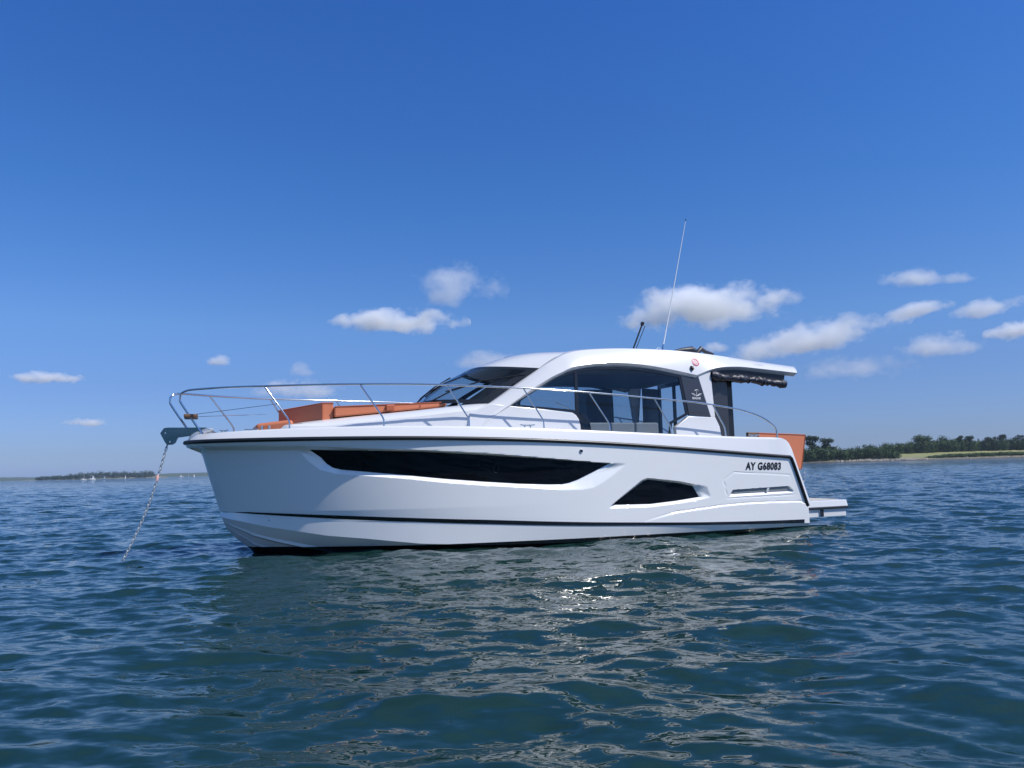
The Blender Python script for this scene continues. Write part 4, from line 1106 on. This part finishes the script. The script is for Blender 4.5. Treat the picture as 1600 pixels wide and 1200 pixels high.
T(1590, 100, 10.8, 11, 'pine', "wide low pine at the right edge of the photo", 21)
# rocks along the water's edge
g = np.random.default_rng(31); ROCK = simple("shore_rock", (.30, .27, .22), .9, var=.4, vscale=.6)
mb = MB()
for k in range(420):
    u = g.uniform(1300, 1425) if k < 300 else g.uniform(1255, 1620); x0 = shore_x(u, DS); y = DS + np.interp(x0, LX, LW) + g.uniform(1.5, 11); x = shore_x(u, y); r = g.uniform(.25, 1.1)
    P = np.array([(1,0,0),(0,1,0),(-1,0,0),(0,-1,0),(.3,.2,.8),(-.3,-.2,.7)])*r*g.uniform(.6, 1.3, (6, 1)); P[:, 2] *= .8
    mb.add(P + np.array([x, y, gz(x, y)]), [(0,1,4),(1,2,4),(2,5,4),(2,3,5),(3,0,5),(0,4,5)])
ro = mb.build("shore_rocks", ROCK, smooth=None, fix=False); ro["kind"] = "stuff"

# left-hand shore far across the bay
def far_belt(name, u0, u1, D, hts, seed, n, size, r, mat):
    g = np.random.default_rng(seed); mb = MB(); U = [a for a, _ in hts]; Hh = [b for _, b in hts]
    nb = int((u1 - u0)/1.6)
    for i in range(nb):
        u = u0 + (u1-u0)*(i + g.uniform())/nb; y = D + g.uniform(0, 40); x = shore_x(u, y); h = np.interp(u, U, Hh)*g.uniform(.70, 1.12); rr = r*g.uniform(.7, 1.3)
        leaves(mb, (x, y, 1.0 + h*.45), (rr, rr, h*.58), n, size, g, .4)
    o = mb.build(name, mat, smooth=None, fix=False); o["kind"] = "stuff"
far_belt("headland_wood", 58, 240, 1800, [(58, 8), (80, 9), (105, 11), (120, 16), (135, 17), (150, 18), (175, 18.5), (205, 17.5), (215, 14), (225, 17), (240, 15)], 41, 70, 1.3, 6, PINE)
def ridge(name, u0, u1, D, hts, mat, depth=300):
    g = np.random.default_rng(D); U = [a for a, _ in hts]; Hh = [b for _, b in hts]; us = np.linspace(u0, u1, 140); rows = []
    jit = np.cumsum(g.normal(0, .35, 140)); jit -= np.linspace(jit[0], jit[-1], 140)
    for f, hh in ((0, -1.0), (.06, .25), (.2, .8), (.45, 1.0), (1.0, .6)):
        rows.append([(shore_x(u, D + depth*f), D + depth*f, (np.interp(u, U, Hh) + j*.8)*hh if hh > 0 else -1.5) for u, j in zip(us, jit)])
    mb = MB(); mb.grid(rows); o = mb.build(name, mat, smooth=180, fix=False); o["kind"] = "structure"
HILL = leaf_material("far_hill_green", (.045, .060, .030), (.085, .098, .05))
ridge("headland", 30, 262, 1790, [(30, .5), (60, 2.5), (150, 4), (240, 4), (262, 1)], simple("headland_ground", (.16, .15, .09), .9, var=.4, vscale=.02), 260)
ridge("hills", -140, 75, 3400, [(-140, 16), (0, 17), (50, 16), (75, 12)], HILL, 700)
ridge("hills", 225, 900, 3300, [(225, 14), (260, 17), (300, 16), (420, 14), (640, 12), (900, 8)], HILL, 700)

# ---- small sailing boats far off
def sailboat(u, D, mast, sails, label, yaw, hull_l):
    x = shore_x(u, D); o = empty("sailing_boat", (x, D, 0), yaw); tag(o, label, "sailing boat", "small sailing boats on the far side of the bay")
    rows = []
    for f in np.linspace(0, 1, 9):
        xx = (f - .5)*hull_l; w = hull_l*.16*(1 - (abs(f - .42)/.58)**2.4) + .02
        rows.append([(xx, -w, .75), (xx, -w*.8, .1), (xx, 0, -.3), (xx, w*.8, .1), (xx, w, .75), (xx, 0, .82)])
    mb = MB(); mb.grid(rows, close=True); mb.build("hull", MT['antwhite'], o)
    mb = MB(); mb.box((-hull_l*.18, -hull_l*.07, .78), (hull_l*.12, hull_l*.07, 1.25)); mb.build("cabin", MT['antwhite'], o, bevel=.05)
    mb = MB(); mb.tube([(.1*hull_l, 0, .7), (.1*hull_l, 0, mast)], [.07, .05], 6); mb.build("mast", MT['antwhite'], o)
    mb = MB(); mb.tube([(.1*hull_l, 0, 1.6), (-.42*hull_l, 0, 1.6)], .05, 6); mb.build("boom", MT['antwhite'], o)
    if 'm' in sails:
        mb = MB(); R_ = []
        for f in np.linspace(0, 1, 8):
            z = 1.75 + (mast - 2.0)*f; L = .50*hull_l*(1 - f)**.8 + .05
            R_.append([(.09*hull_l - L*t, .10*hull_l*math.sin(math.pi*t)*(1-f)*.6, z) for t in np.linspace(0, 1, 7)])
        mb.grid(R_); mb.build("mainsail", MT['sail'], o, smooth=60)
    if 'j' in sails:
        mb = MB(); R_ = []
        for f in np.linspace(0, 1, 8):
            z = 1.1 + (mast*.85 - 1.1)*f; L = .42*hull_l*(1 - f) + .03; xf = .52*hull_l - .40*hull_l*f
            R_.append([(xf - L*t, .10*hull_l*math.sin(math.pi*t)*(1-f)*.7, z) for t in np.linspace(0, 1, 7)])
        mb.grid(R_); mb.build("jib", MT['sail'], o, smooth=60)
    return o
sailboat(131, 620, 7.0, '', "small white boat with a bare mast, leftmost of the far boats", .1, 4.2)
sailboat(144, 640, 4.6, 'j', "small white boat with one leaning sail, just right of the bare-masted boat", .05, 6.0)
sailboat(163, 900, 4.6, 'm', "small boat showing one broad white sail, in front of the wooded headland", 2.6, 6.0)
sailboat(196, 1000, 5.2, 'mj', "boat with two white sails side by side, right of the broad-sailed one", 1.9, 6.5)
sailboat(283, 1500, 4.0, 'm', "tiny low white boat nearest left of the pair by the yacht's stem", .3, 9.0)
sailboat(294, 1500, 6.5, 'mj', "tiny white sailboat midmost of the three by the yacht's stem", 2.4, 7.0)
sailboat(303, 1500, 5.0, 'm', "tiny white sailboat closest to the yacht's stem", 1.2, 4.0)

# ---- haze over the bay
hz = MB(); hz.box((-7150, -7150, -3.5), (7150, 7150, 27.0))
m, n, l, p = mat_new("haze"); n.remove(p)
vol = n.new("ShaderNodeVolumePrincipled"); vol.inputs["Color"].default_value = (.66, .81, 1.0, 1); vol.inputs["Density"].default_value = 0.9e-4; vol.inputs["Anisotropy"].default_value = .2
l.new(vol.outputs[0], n["Material Output"].inputs["Volume"])
ho = hz.build("haze", m, smooth=None); ho["kind"] = "stuff"
